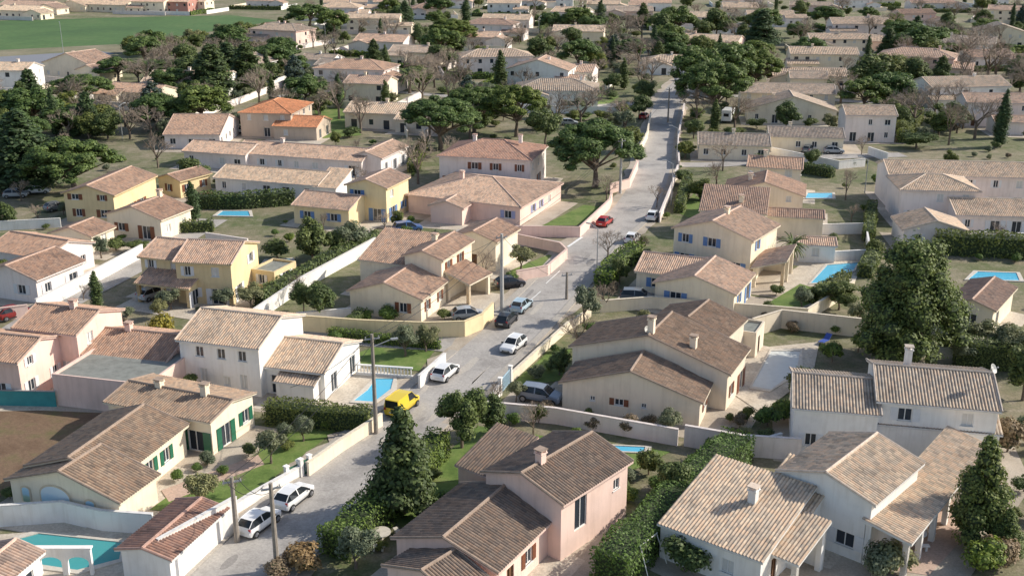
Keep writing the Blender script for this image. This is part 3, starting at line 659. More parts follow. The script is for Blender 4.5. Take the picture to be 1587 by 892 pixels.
def mk_conifer(v,mat=DARKM,n=6500,rr=3.1,s=.16,nb=70):
    bl=[]
    for i in range(nb):
        z=1.0+8.3*(i/(nb-1))**.95;r=rr*(1-(z/10.3))**.65*R.uniform(.6,1.05);a=i*2.4+R.random();q=r*.66
        bl.append(((q*math.cos(a),q*math.sin(a),z),(max(.35,r*.47),max(.35,r*.47),max(.45,r*.4))))
    bl.append(((0,0,9.5),(.25,.25,.5)))
    return trunk(7,.22,[b[0] for b in bl[:30:4]],.1),crownmesh('crown',bl,n,s,mat,.72)
def mk_bushy(v):
    bl=[]
    for i in range(150):
        z=R.uniform(.9,9.3);t=(z-.9)/8.4;rr=3.7*math.sin(min(1,(t+.25)/.55)*math.pi/2)*(1-max(0,t-.35)/.65*.72);a=R.random()*6.28;q=rr*R.uniform(.55,1.08)
        bl.append(((q*math.cos(a),q*math.sin(a),z),(R.uniform(.45,.95),R.uniform(.45,.95),R.uniform(.5,1.))))
    for z in range(2,9): bl.append(B((0,0,z),2.2*(1-max(0,z-4)/8)))
    return trunk(5,.35,[b[0] for b in bl[::5]],.2),crownmesh('crown',bl,32000,.105,LTP,.8,spread=.45)
def mk_cypress(v):
    bl=[((R.uniform(-.15,.15),R.uniform(-.15,.15),.9+i*.7),((.8 if i<9 else .8-(i-8)*.15),)*2+(.7,)) for i in range(13)]
    return trunk(2,.15,[]),crownmesh('crown',bl,2400,.13,DARKM,.8)
def mk_olive(v):
    bl=[]
    for i in range(18):
        d=rdir()*R.uniform(.3,1);bl.append(B((d.x*1.6,d.y*1.6,2.4+d.z*1.1),R.uniform(.35,.7)))
    return trunk(1.2,.16,[b[0] for b in bl[::3]]),crownmesh('crown',bl,3200,.1,OLIVEM,.45)
def mk_bush(v,mat):
    bl=[]
    for i in range(12):
        d=rdir()*R.uniform(.2,1);bl.append(B((d.x*.7,d.y*.7,.9+d.z*.5),R.uniform(.3,.55)))
    return trunk(.6,.06,[]),crownmesh('crown',bl,2200,.075,mat,.7)
def mk_bare(v):
    mb=MB();tw=MB()
    def br(p,d,L,r,dep):
        q=p+d*L;(mb if dep>3 else tw).tube(p,q,r,r*.62,5 if dep>3 else 3,0,False)
        if dep==0: return
        for i in range(4 if dep in(5,1,2) else 3):
            nd=(d+rdir()*.75+Vector((0,0,.12))).normalized();br(p.lerp(q,R.uniform(.55,1)),nd,L*R.uniform(.62,.82),r*.58,dep-1)
    br(Vector((0,0,-.1)),Vector((0,0,1)),2.6,.2,5)
    return mb.mesh('trunk',[BARK]),tw.mesh('crown',[TWIG])
def mk_palm(v):
    t=MB();t.tube((0,0,-.1),(0,0,3),.28,.22,8);c=MB()
    for i in range(34):
        a=i*2.399;el=R.uniform(-.2,1.2);p=Vector((0,0,3));d=Vector((math.cos(a)*math.cos(el),math.sin(a)*math.cos(el),math.sin(el)))
        for k in range(6):
            q=p+d*.42;sd=d.cross(Vector((0,0,1))).normalized()*.28*(1-k/7)
            c.face([p,p+sd+Vector((0,0,-.1)),q+sd*.9+Vector((0,0,-.1)),q]);c.face([p,q,q-sd*.9+Vector((0,0,-.1)),p-sd+Vector((0,0,-.1))]);d=(d+Vector((0,0,-.22))).normalized();p=q
    return t.mesh('trunk',[BARK]),c.mesh('crown',[GREENM])
KN={'pine':(mk_pine,9.6,10,4),'bigpine':(mk_bigpine,9.6,10,3),'round':(mk_round,8.5,8,4),'conifer':(mk_conifer,10,5.6,3),'cypress':(mk_cypress,10,1.9,1),'olive':(mk_olive,4.2,4.4,3),'bare':(mk_bare,8,7.5,5),'palm':(mk_palm,4.5,5,1),
 'cedar':(lambda v:mk_conifer(v,CEDM,4200,3.6),10,6.5,1),'bushy':(mk_bushy,10,8.4,1),'lconifer':(lambda v:mk_conifer(v,LTP,9000,3.2,.13),10,6,1),'lround':(lambda v:mk_round(v,LTP,8000,.14),8.5,8,2),'laurel':(lambda v:mk_bush(v,LAURM),2,2.3,3),'shrub':(lambda v:mk_bush(v,GREENM),2,2.3,3),'yellow':(lambda v:mk_bush(v,YELM),2,2.3,1),'dry':(lambda v:mk_bush(v,BRUSH),2,2.3,2),'greyshrub':(lambda v:mk_bush(v,OLIVEM),2,2.3,2)}
for k,(f,h,w,n) in KN.items(): LIB[k]=[f(i) for i in range(n)]
TN={'pine':('stone_pine','umbrella-shaped stone pine with dense dark green crown'),'bigpine':('stone_pine','large umbrella-shaped stone pine with dense rounded crown'),'round':('evergreen_tree','round dense evergreen tree in a garden'),'lround':('evergreen_tree','round light green evergreen tree beside a lawn'),'conifer':('conifer_tree','dark pointed conifer with ragged branches'),
'cypress':('cypress_tree','slim dark green cypress standing upright'),'olive':('olive_tree','small grey-green olive tree on a lawn'),'bare':('bare_tree','leafless deciduous tree with fine brown twigs'),'palm':('palm_tree','short palm tree with arching fronds'),
'cedar':('cedar_tree','blue-grey cedar with spreading branches'),'bushy':('pine_tree','big bushy pine with light green needles'),'lconifer':('conifer_tree','light green conifer with soft branches'),'laurel':('garden_shrub','bright green rounded garden shrub'),'shrub':('garden_shrub','dark green rounded garden shrub'),'yellow':('flowering_shrub','yellow flowering mimosa shrub in a garden'),'dry':('garden_shrub','dry brown winter shrub by the road'),'greyshrub':('garden_shrub','low rounded grey-green shrub in a garden')}
TREES=[]
def tree(k,px,py,h,w,label=None,world=None):
    p=world if world is not None else G(px,py)
    f,H0,W0,n=KN[k];t,c=R.choice(LIB[k]);nm_,lb=TN[k]
    E=add(nm_,None,loc=(p.x,p.y,0),rz=R.random()*6.28,label=label or lb,category='shrub' if 'shrub' in nm_ else 'tree');E.scale=(w/W0,w/W0,h/H0)
    E['group']='garden trees and shrubs'
    a=add('trunk',t,E);b=add('crown',c,E);TREES.append((p.x,p.y,w/2))
T_=[('conifer',626,796,9.6,5.8),('lround',716,694,6.8,5.4),('laurel',672,724,2.6,2.6),('bushy',1400,566,14.0,12.4),('lconifer',1512,838,9,5.2),('lconifer',1555,860,4,3),
('olive',312,788,3.6,3.8),('olive',420,718,3.6,3.8),('olive',470,684,2.8,2.8),('bare',362,772,3,2.5),('shrub',1060,885,3.,4.2),('shrub',1005,735,3,3),('greyshrub',1380,888,3,4),('laurel',1520,885,3,4),('greyshrub',1355,892,3,3.5),
('dry',470,882,2.4,4),('dry',430,892,1.6,3),('dry',975,672,2,2.6),('dry',920,665,1.8,2.2),('shrub',835,655,2,1.8),('olive',628,552,4,4),('olive',660,545,3.4,3.5),('laurel',600,498,2.4,3),('laurel',520,530,1.6,2.5),
('bare',895,540,5,6),('olive',905,500,5,4.6),('bare',942,402,5.2,5.5),('bare',1018,322,5,4),('bare',1110,290,6,6.5),('bare',750,440,6,4),('olive',808,418,3.8,5),('greyshrub',780,405,3,3),
('round',500,494,5,4.5),('round',485,405,6.5,6),('olive',545,392,5,6.5),('round',520,398,4.5,4),('shrub',430,400,3,5),('cypress',152,478,4.8,1.7),('cypress',301,342,6.4,2.4),('cypress',1550,228,12,3),
('yellow',250,522,3.6,4),('olive',350,480,3,4.5),('olive',390,478,3.5,5),('olive',265,480,3,4),('shrub',80,450,3,2.6),('round',78,448,3.4,3),('bare',130,465,3,3),
('bigpine',922,290,12.2,17.8),('bigpine',683,232,11.5,18),('bigpine',735,205,11,15),('bigpine',800,212,12,14.5),('round',845,225,9,9),('bare',648,285,11,10),('bare',700,262,8,8),('bare',940,310,5,6),
('bigpine',1105,190,15,19),('pine',1080,160,15,16),('pine',1130,145,14,16),('bigpine',130,168,9,17),('bigpine',115,300,10,18),('cedar',240,185,9,10),('pine',110,210,7,13),('conifer',40,290,14,14),('pine',20,200,9,15),('bigpine',30,240,9,14),
('conifer',330,150,14,14),('round',300,140,12,13),('conifer',385,140,13,13),('conifer',355,130,12,13),('pine',245,130,7,14),('pine',185,130,8,14),('pine',270,150,8,13),('bare',235,215,9,9),('bare',245,260,8,8),('round',275,190,6,9),('round',300,290,6,7),('round',420,135,8,10),
('palm',635,145,7,8),('palm',1226,412,4.5,4.5),('round',650,140,8,12),('bare',720,130,10,12),('bare',480,150,6,8),('bigpine',700,75,11,20),('pine',480,45,11,22),('round',650,80,10,10),('cypress',775,140,11,4),
('pine',1430,95,12,22),('pine',1400,75,10,18),('round',1350,155,12,15),('round',1385,130,10,14),('bare',1530,125,17,24),('bare',1470,225,13,9),('bare',1500,90,14,18),('bare',1590,150,14,16),
('bare',1310,310,7,5),('bare',1335,240,5,4),('round',1085,310,4,6),('round',1420,230,4,9),('round',1395,215,5,6),('laurel',1290,560,3,3),('round',1300,480,4,5),('round',1275,470,3,4),('laurel',1000,412,2.6,2.5),('greyshrub',1000,408,2.4,3),
('shrub',1190,485,1.6,2.4),('laurel',1215,650,2.6,4),('laurel',1190,660,2.6,3),('shrub',1240,610,3,4),('laurel',1330,545,2.8,3.4),('round',960,440,4,3),('bare',60,345,4,4),('laurel',110,395,2,2),('round',215,390,2,4),('shrub',180,388,2,4),
('olive',1560,560,4.5,6),('olive',1520,545,4,6),('round',1585,620,6,6),('dry',1560,700,4,4),('dry',1545,880,3,4),('shrub',1352,400,3,3.4),('bare',1120,265,7,7),('round',1025,70,12,13),
('pine',1050,60,13,18),('bare',990,105,12,18),('bare',960,90,11,16),('bare',1010,125,9,12),('round',1240,30,9,12),('cypress',722,40,12,5),('cypress',930,45,12,5),('cypress',905,50,11,4),('cypress',620,48,9,4),('conifer',1180,75,14,14),('round',1110,62,13,14),('pine',1250,100,9,14),
('bigpine',1170,140,12,15),('round',1000,160,6,8),('round',990,185,6,7),('round',1075,215,5,6),('round',1062,245,4,5),('round',975,235,6,7),('shrub',1056,285,3,4)]
for a in T_:
    if a[3]: tree(*a)
for i in range(15): tree(R.choice(('round','shrub','olive','round')),205+i*15+R.uniform(-5,5),84-i*2.3+R.uniform(-2,2),R.uniform(3,7),R.uniform(7,11))
def near_road(x,y,m=0):
    for P,hw in ROADS:
        for q in P[::2]:
            if (q.x-x)**2+(q.y-y)**2<(hw+m)**2: return True
    return False
def free(x,y,m):
    if near_road(x,y,m): return False
    if any(inside(g,(x,y),m) for g in FOOT): return False
    if any((c.x-x)**2+(c.y-y)**2<(r+m)**2 for c,r in PB): return False
    return True
def belt(px,py): # denser planting in tree belts
    return any(((px-a)/c)**2+((py-b)/d)**2<1 for a,b,c,d in ((960,80,110,50),(1470,90,130,45),(310,120,160,45),(690,110,70,35),(1120,90,80,60),(60,220,110,50),(1480,180,110,30),(640,30,70,20)))
cnt=0;tries=0
while cnt<620 and tries<14000:
    tries+=1
    px=R.uniform(-40,1627);py=3+ (R.random()**.85)*215
    if px<440 and py<110 and py>18 and not(px>200 and py>75): continue
    if px<215 and py<165: continue
    if 330<px<480 and py<35: continue
    if px>820 and px<1010 and 215<py: continue
    p=G(px,py);bt=belt(px,py)
    if not bt and R.random()<.4: continue
    k=R.choices(['pine','round','lround','conifer','bare','olive','cypress','cedar','shrub'],[4,5,2,1.2,10,2,1,.4,2] if bt else [1.5,3,1,.3,6,4.5,1,.3,7])[0]
    w={'pine':R.uniform(10,16),'round':R.uniform(6,11),'lround':R.uniform(5,9),'conifer':R.uniform(6,9),'bare':R.uniform(8,14),'olive':R.uniform(4,7),'cypress':R.uniform(2,3),'cedar':8,'shrub':R.uniform(3,6)}[k]
    if not free(p.x,p.y,min(w*.35,3)): continue
    if not bt and k in('pine','conifer','round','cedar','lround') and any(inside(g,(p.x,p.y+q),2) for g in FOOT for q in (6,14,24)) and R.random()<.8: continue
    if any((a-p.x)**2+(b-p.y)**2<((w/2+c)*(.38 if bt else .45))**2 for a,b,c in TREES): continue
    h={'pine':w*.7,'round':w*.85,'lround':w*.85,'conifer':w*1.3,'bare':w*.9,'olive':w*.7,'cypress':R.uniform(7,11),'cedar':9,'shrub':w*.5}[k]
    tree(k,0,0,h,w,None,p);cnt+=1
cnt=0;tries=0
while cnt<290 and tries<6000:
    tries+=1
    px=R.uniform(-40,1627);py=R.uniform(215,885)
    if px<180 and 630<py<770: continue
    p=G(px,py);k=R.choices(['laurel','shrub','greyshrub','olive','dry','bare','round'],[4,4,3,2,2,2,1.2])[0]
    w={'olive':R.uniform(2.5,4),'bare':R.uniform(3,5),'round':R.uniform(2.6,4)}.get(k,R.uniform(1.,2.6))
    if not free(p.x,p.y,w*.5+.3): continue
    if any((a-p.x)**2+(b-p.y)**2<((w/2+c)*.7)**2 for a,b,c in TREES): continue
    h=w*({'olive':.9,'bare':1.1,'round':1.1}.get(k,.75));tree(k,0,0,h,w,None,p);cnt+=1
def hedge(pts,h,w,mat=GREENM,label="clipped dark green garden hedge",world=None,dens=1.):
    P0=world or [G(*p) for p in pts];c=P0[0].copy();mb=MB();P=[]
    for i in range(len(P0)-1):
        n=max(1,int((P0[i+1]-P0[i]).length/1.5))
        for k in range(n): P.append(P0[i].lerp(P0[i+1],k/n))
    P.append(P0[-1]);hs=[h*R.uniform(.85,1.08) for _ in P];ws=[w*R.uniform(.82,1.12) for _ in P]
    A=offs(P,-w/2*.74);Bo=offs(P,w/2*.74);near=c.y<120
    for i in range(len(P)-1):
        v=lambda q,z:Vector((q.x-c.x,q.y-c.y,z));a0,a1,b0,b1=A[i],A[i+1],Bo[i],Bo[i+1];z=h*.8
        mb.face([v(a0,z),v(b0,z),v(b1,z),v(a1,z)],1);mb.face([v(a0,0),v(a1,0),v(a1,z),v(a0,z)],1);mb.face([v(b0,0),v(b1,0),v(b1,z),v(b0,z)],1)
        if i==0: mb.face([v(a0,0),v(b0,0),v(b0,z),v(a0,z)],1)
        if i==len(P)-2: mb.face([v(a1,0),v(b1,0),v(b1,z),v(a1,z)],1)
        d=(P[i+1]-P[i]);L=d.length
        if L<1e-4: continue
        d.normalize();nr=Vector((d.y,-d.x,0))
        s=.085 if near else .15;n=int(L*(w+2*h)*(55 if near else 16)*dens)
        if dens<1: s=.3
        for k in range(n):
            t=R.random();hh=hs[i]*(1-t)+hs[i+1]*t;ww=ws[i]*(1-t)+ws[i+1]*t;u=R.random()*(ww+2*hh);g_=R.gauss(0,.09);rd=.25
            if u<hh: q=nr*(-ww/2-g_+rd*max(0,u/hh-.7)*ww)+Vector((0,0,u));n0=-nr+Vector((0,0,.2))
            elif u<hh+ww: x=u-hh-ww/2;q=nr*x+Vector((0,0,hh+g_-rd*hh*(2*x/ww)**4*.6));n0=Vector((0,0,1))
            else: q=nr*(ww/2+g_-rd*max(0,(u-hh-ww)/hh-.7)*ww)+Vector((0,0,u-hh-ww));n0=nr+Vector((0,0,.2))
            leaf(mb,P[i]-c+d*(t*L)+q,(n0+rdir()*.6).normalized(),s*R.uniform(.7,1.5))
        if i in(0,len(P)-2) and dens>=1:
            e=P[0] if i==0 else P[-1];sg=-1 if i==0 else 1
            for k in range(int(w*h*(55 if near else 16))): 
                q=nr*R.uniform(-w/2,w/2)+Vector((0,0,R.uniform(0,h)));leaf(mb,e-c+q+d*sg*(.05+R.random()*.25),(d*sg+rdir()*.6).normalized(),s*R.uniform(.7,1.5))
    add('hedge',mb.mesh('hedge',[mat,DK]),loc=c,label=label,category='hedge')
hedge([(520,862),(560,828),(602,790)],2.4,3.0,LAURM,"thick bright green laurel hedge beside the road")
hedge([(945,905),(1010,835),(1085,762),(1140,712)],2.8,3.2,LAURM,"tall broad laurel hedge between two gardens")
hedge([(648,745),(680,705)],2.6,2.2,LAURM,"bright green hedge beside a lawn")
hedge([(418,652),(500,660),(572,664)],2.2,2.,GREENM);hedge([(935,448),(950,425),(985,400)],2.4,2.6,LAURM)
hedge([(402,476),(470,438),(580,380)],2.4,1.6,GREENM,"long hedge above a white wall");hedge([(305,322),(380,322),(455,316)],2.6,2.2);hedge([(1450,392),(1530,396),(1600,400)],3.4,2.5)
hedge([(1255,470),(1310,438)],1.8,1.4);hedge([(230,362),(330,358)],1.8,1.6);hedge([(1350,330),(1345,375)],2.2,1.6);hedge([(1480,560),(1600,575)],3,3)
hedge([(1340,430),(1355,400)],2,2);hedge([(1400,222),(1420,185)],3,3);hedge([(640,268),(655,230)],2,2);hedge([(512,523),(600,533),(680,540)],1.2,1.0,LAURM);hedge([(545,510),(560,495)],1.5,1.5)
hedge([(1052,330),(1066,285)],2,1.6);hedge([(1170,255),(1290,275)],2,1.6)
for (p,w,d,th) in FARC:
    X,Y=U(th);a=p-X*(w+6)-Y*7;b=p+X*5-Y*7;c=b+Y*(d+12);a2=a+Y*(d+12)
    def okline(a,b): return all(free(*(a.lerp(b,t/8)).xy,.6) for t in range(9))
    for (u,v) in ((a,b),(b,c),(a,a2)):
        if okline(u,v):
            if R.random()<.6: gwall(None,1.7,R.choice(('rose','cream','white')),world=[u,v])
            else: hedge(None,1.9,1.6,R.choice((GREENM,LAURM)),world=[u,v],dens=.35)
# ---------------- vehicles
TY=plain('tyre_rubber',(.02,.02,.02),.8,0);RIM=plain('alloy_rim',(.4,.4,.42),.35,0,metal=.8);CG,_n,_b=nm('car_glass');_b.inputs['Base Color'].default_value=(.02,.025,.03,1);_b.inputs['Roughness'].default_value=.06
HL=plain('headlight_lens',(.75,.75,.75),.15,0);TL=plain('tail_light_lens',(.4,.02,.02),.3,0);PL=plain('number_plate_white',(.7,.7,.65),.5,0);BLK=plain('black_trim',(.02,.02,.022),.6,0)
def cpaint(c,n):
    k='car_paint_'+n
    if k in MC: return MC[k]
    m,nt,b=nm(k);b.inputs['Base Color'].default_value=(*c,1);b.inputs['Roughness'].default_value=.3;b.inputs['Coat Weight'].default_value=.5;MC[k]=m;return m
PAINT={'white':(.8,.8,.8),'black':(.02,.022,.03),'silver':(.4,.42,.44),'paleblue':(.4,.52,.6),'steel':(.22,.25,.30),'yellow':(.75,.55,.03),'red':(.45,.025,.02),'darkred':(.22,.02,.02),'blue':(.05,.12,.3),'grey':(.15,.16,.17)}
ST_={'hatch':[(2.0,.62,.34,.58,.62,.5),(1.86,.8,.24,.70,.75,.6),(1.05,.85,.22,.88,.95,.68),(.35,.86,.22,.92,1.38,.58),(-.28,.86,.22,.93,1.45,.58),(-.38,.86,.22,.93,1.45,.58),(-1.3,.86,.22,.95,1.38,.56),(-1.8,.83,.26,.98,1.02,.64),(-1.95,.74,.34,.72,.76,.6)],
'suv':[(2.15,.68,.42,.72,.78,.55),(2.0,.86,.32,.86,.92,.65),(1.15,.91,.3,1.02,1.08,.72),(.45,.91,.3,1.06,1.6,.64),(-.3,.91,.3,1.07,1.66,.64),(-.42,.91,.3,1.07,1.66,.64),(-1.75,.9,.3,1.1,1.6,.62),(-2.05,.87,.34,1.08,1.12,.7),(-2.15,.8,.42,.8,.85,.66)],
'van':[(2.05,.66,.38,.7,.75,.5),(1.95,.82,.28,.85,.92,.6),(1.3,.86,.26,1.0,1.1,.7),(.7,.87,.26,1.08,1.78,.66),(-.1,.87,.26,1.1,1.86,.7),(-.18,.87,.26,1.1,1.86,.7),(-1.95,.87,.26,1.1,1.84,.7),(-2.05,.86,.3,1.08,1.8,.68),(-2.1,.8,.36,1.0,1.05,.66)]}
CM={}
def carmesh(ty):
    if ty in CM: return CM[ty]
    S=ST_[ty];b=MB();g=MB()
    def ring(s):
        x,w,zb,be,tp,wr=s;m=(zb+be)/2
        return [Vector(q) for q in ((x,-w*.9,zb),(x,-w,m),(x,-w*.97,be),(x,-wr,tp),(x,wr,tp),(x,w*.97,be),(x,w,m),(x,w*.9,zb))]
    rs=[ring(s) for s in S];n=len(S)
    for i in range(n-1):
        for j in range(8):
            k=(j+1)%8;q=[rs[i][j],rs[i][k],rs[i+1][k],rs[i+1][j]]
            side=j in(2,4);top=j==3
            isg=(side and 2<=i<=6 and i!=4 and not(ty=='van' and i>=5)) or (top and (i==2 or i==6 and ty!='van')) or (ty=='van' and top and i==7)
            (g if isg else b).face(q)
    b.face(rs[0][::-1]);b.face(rs[-1])
    for i in (2,6):
        if ty=='van' and i==6: continue
        for j in(3,4): b.tube(rs[i][j],rs[i+1][j],.035,.035,5)
    for j in(3,4):
        for i in (3,4,5): b.tube(rs[i][j],rs[i+1][j],.03,.03,5)
    r=.31 if ty!='suv' else .36
    wh=MB();wh.tube((0,-.1,0),(0,.1,0),r,r,18);ri=MB();ri.tube((0,-.012,0),(0,.012,0),r*.62,r*.62,10)
    for k in range(5):
        a=k*1.2566;ri.tube((0,-.02,0),(math.cos(a)*r*.6,-.02,math.sin(a)*r*.6),.035,.03,4)
    hl=MB();hl.box(-.14,.06,-.16,.16,-.07,.07);tl=MB();tl.box(-.05,.08,-.1,.1,-.12,.12)
    mi=MB();mi.box(-.06,.06,-.1,.1,-.06,.07);tr=MB();tr.box(S[0][0]-.03,S[0][0]+.03,-.45,.45,S[0][2]+.02,S[0][2]+.14);tr.box(S[0][0]-.45,S[-1][0]+.5,-S[3][1]-.005,S[3][1]+.005,S[3][2]-.02,S[3][2]+.1)
    pl=MB();pl.box(-.012,.012,-.26,.26,-.055,.055)
    CM[ty]=(b.mesh('body',[WHITE]),g.mesh('window',[CG]),wh.mesh('tyre',[TY]),ri.mesh('rim',[RIM]),hl.mesh('headlight',[HL]),tl.mesh('tail_light',[TL]),mi.mesh('mirror',[BLK]),tr.mesh('bumper',[BLK]),pl.mesh('number_plate',[PL]),S,r)
    return CM[ty]
BM={}
def car(px,py,th,ty,col,label,cat='car',flip=False):
    M=carmesh(ty);p=G(px,py);S=M[9];r=M[10]
    E=add('parked_car' if ty!='van' else 'delivery_van',None,loc=(p.x,p.y,.08),rz=math.radians(90-th+(180 if flip else 0)),label=label,category=cat);E['group']='parked vehicles'
    if (ty,col) not in BM:
        m=M[0].copy();m.materials[0]=cpaint(PAINT[col],col);BM[(ty,col)]=m
    bo=add('body',BM[(ty,col)],E);add('window',M[1],E)
    for x in (S[1][0]-.55,S[-2][0]+.5):
        for sgn in(-1,1):
            w=add('wheel',M[2],E,(x,sgn*(S[3][1]-.07),r));add('rim',M[3],w,(0,sgn*.1,0),0 if sgn<0 else math.pi)
    for sgn in(-1,1):
        add('headlight',M[4],E,(S[1][0]+.0,sgn*.58,S[1][3]-.05));add('tail_light',M[5],E,(S[-2][0]-.05,sgn*.68,S[-2][3]-.14))
        add('mirror',M[6],E,(S[2][0]-.15,sgn*(S[3][1]+.08),S[2][3]+.02))
    add('bumper',M[7],E);add('number_plate',M[8],E,(S[-1][0]-.01,0,.6));add('number_plate',M[8],E,(S[0][0]+.03,0,.5))
    return E
car(455,778,24,'hatch','white',"white hatchback parked half on the pavement");car(401,818,26,'hatch','white',"older white hatchback parked beside a low wall")
car(690,584,22,'hatch','white',"white hatchback parked by a white wall");car(796,541,26,'hatch','white',"white hatchback driving along the street",flip=True)
car(785,502,20,'hatch','black',"black hatchback parked beside a utility pole");car(808,480,22,'hatch','paleblue',"pale blue hatchback parked at the kerb")
car(838,622,112,'suv','steel',"steel grey sport utility vehicle parked in a yard");car(624,636,24,'van','yellow',"yellow delivery van parked in a driveway gap",'van')
car(937,349,24,'hatch','red',"red hatchback parked beside a pink wall");car(980,375,20,'hatch','white',"white hatchback parked at the kerb");car(1012,340,20,'hatch','white',"white car parked near a bare tree")
car(725,494,75,'hatch','silver',"silver car parked inside a walled garden");car(988,468,100,'suv','grey',"grey car parked under a carport");car(236,462,30,'hatch','silver',"silver car under the porch of an ochre villa")
car(368,207,60,'hatch','white',"white car parked beside a low house");car(632,360,70,'suv','blue',"blue car behind a pink house");car(22,492,40,'hatch','darkred',"dark red car behind a pink wall");car(1252,236,30,'hatch','grey',"dark car outside a garage");car(1292,238,95,'hatch','silver',"silver car outside a white house")
car(998,184,20,'hatch','red',"red car parked along the street");car(882,194,90,'hatch','silver',"silver car beside stone pines");car(88,326,40,'hatch','grey',"dark car in a driveway");car(1055,125,60,'hatch','white',"white car at the far end of the street")
car(790,445,70,'hatch','black',"dark car parked in a corner garden");car(25,306,80,'hatch','silver',"silver car in a garden drive");car(60,300,80,'hatch','white',"white car in a garden drive")
def camper():
    p=G(1128,188);E=add('camper_van',None,loc=(p.x,p.y,.05),rz=math.radians(70),label="white camper van parked under trees",category='camper van')
    b=MB();b.box(-3,1.6,-1.1,1.1,.5,2.9);b.box(1.2,2.4,-1.1,1.1,2.0,2.85)
    pr=[(1.6,.45),(3.1,.45),(3.1,1.05),(2.5,1.3),(1.9,2.05),(1.6,2.05)]
    L=[Vector((x,-.95,z)) for x,z in pr];Rr=[Vector((x,.95,z)) for x,z in pr];b.face(L);b.face(Rr[::-1])
    for i in range(6): j=(i+1)%6;b.face([L[i],L[j],Rr[j],Rr[i]])
    add('body',b.mesh('body',[cpaint(PAINT['white'],'white')]),E);g=MB();g.face([(2.52,-.85,1.33),(2.52,.85,1.33),(1.95,.8,2.02),(1.95,-.8,2.02)]);g.box(-2,-1,-1.115,1.115,1.6,2.2);g.box(-3.01,-2.9,-.6,.6,1.5,2.2)
    add('window',g.mesh('window',[CG]),E);w=MB();w.tube((0,-.12,0),(0,.12,0),.36,.36,16);m=w.mesh('wheel',[TY])
    for x in(-1.9,2.3):
        for y in(-.9,.9): add('wheel',m,E,(x,y,.36))
camper()
# ---------------- poles, lamps, wires
PM=plain('weathered_wood_pole',(.3,.26,.22),.9,.2,3);CPM=plain('concrete_pole',(.5,.48,.45),.9,.12,2);MET=plain('galvanised_metal',(.4,.41,.42),.5,.05,metal=.3)
TOPS=[]
def pole(px,py,h,conc=False,lamp=False):
    p=G(px,py);E=add('utility_pole',None,loc=(p.x,p.y,0),rz=math.radians(20),label=("pale concrete" if conc else "brown wooden")+" utility pole carrying cables",category='utility pole');E['group']='utility poles'
    s=MB();s.tube((0,0,-.2),(0,0,h),.28 if conc else .22,.17 if conc else .14,8);add('post',s.mesh('post',[CPM if conc else PM]),E)
    a=MB();a.box(-.7,.7,-.06,.06,h-.5,h-.38)
    for x in(-.6,0,.6): a.tube((x,0,h-.38),(x,0,h-.2),.04,.05,6)
    add('crossarm',a.mesh('crossarm',[MET]),E)
    if lamp: lampat(E,h-1.2)
    TOPS.append(Vector((p.x,p.y,h-.2)))
def lampat(E,h,L=1.8,rot=0):
    a=MB();a.tube((.1,0,h),(L,0,h+.5),.05,.045,6);add('arm',a.mesh('arm',[MET]),E,rz=rot)
    b=MB();b.box(L-.1,L+.55,-.14,.14,h+.44,h+.56);b.box(L,L+.5,-.1,.1,h+.40,h+.44,1);add('lamp_head',b.mesh('lamp_head',[MET,HL]),E,rz=rot)
pole(583,672,9.8,False,True);pole(778,484,9.8,True);pole(961,300,9.5,True);pole(368,840,5.6);pole(430,885,7.2);pole(878,464,3.6);pole(1035,190,8);pole(1062,140,8)
def lamp(px,py,h,rot=0):
    p=G(px,py);E=add('street_lamp',None,loc=(p.x,p.y,0),rz=rot,label="slim grey street lamp with a single arm",category='street lamp');E['group']='street lamps'
    s=MB();s.tube((0,0,-.1),(0,0,h),.09,.06,8);add('post',s.mesh('post',[MET]),E);lampat(E,h-.05,1.2)
lamp(925,420,6,2.6);lamp(1040,318,7,2.9);lamp(1048,255,7,2.9);lamp(1340,300,6,3);lamp(100,95,12,2);lamp(505,72,9,0);lamp(190,215,7,1);lamp(1168,330,6,2);lamp(835,60,8,1)
WI=plain('black_cable',(.03,.03,.03),.6,0)
def wire(a,b,sag=1.):
    mb=MB();pr=None;c=a.copy()
    for i in range(13):
        t=i/12;q=a.lerp(b,t)-c;q.z-=sag*4*t*(1-t)
        if pr is not None: mb.tube(pr,q,.022,.022,4,0,False)
        pr=q
    add('overhead_cable',mb.mesh('overhead_cable',[WI]),loc=c,label="thin black overhead cable between poles",category='cable',group='overhead cables')
for i,j in((0,1),(1,2),(4,3),(3,0),(2,6),(6,7)):
    for o in(-.5,.5): wire(TOPS[i]+Vector((o,0,0)),TOPS[j]+Vector((o,0,0)),1.)
wire(TOPS[0],G(450,600,5),.6);wire(TOPS[1],G(690,400,5.5),.5);wire(TOPS[2],G(870,300,3.2),.5);wire(TOPS[1],G(850,425,3),.5)
# ---------------- small things
def gate(px0,px1,h,col,label):
    a=G(*px0);b=G(*px1);d=b-a;L=d.length;E=add('garden_gate',None,loc=a,rz=math.atan2(d.y,d.x),label=label,category='gate')
    m=MB();m.box(0,L,-.03,.03,.1,.22);m.box(0,L,-.03,.03,h-.12,h)
    k=int(L/.16)
    for i in range(k): m.box(i*L/k,i*L/k+.07,-.02,.02,.22,h-.12)
    add('panel',m.mesh('panel',[plain('gate_'+col,SH[col],.5,.05)]),E)
    q=MB();q.box(-.35,-.02,-.17,.17,0,h+.25);q.box(-.4,.03,-.22,.22,h+.25,h+.33);mm=q.mesh('gate_post',[plaster('white',WALL['white'])]);add('gate_post',mm,E);add('gate_post',mm,E,(L+.37,0,0))
gate((776,611),(790,594),1.6,'pale',"pale blue metal gate between white posts");gate((470,737),(478,733),1.4,'green',"green garden gate beside the street");gate((448,745),(462,738),1.2,'green',"small green garden gate")
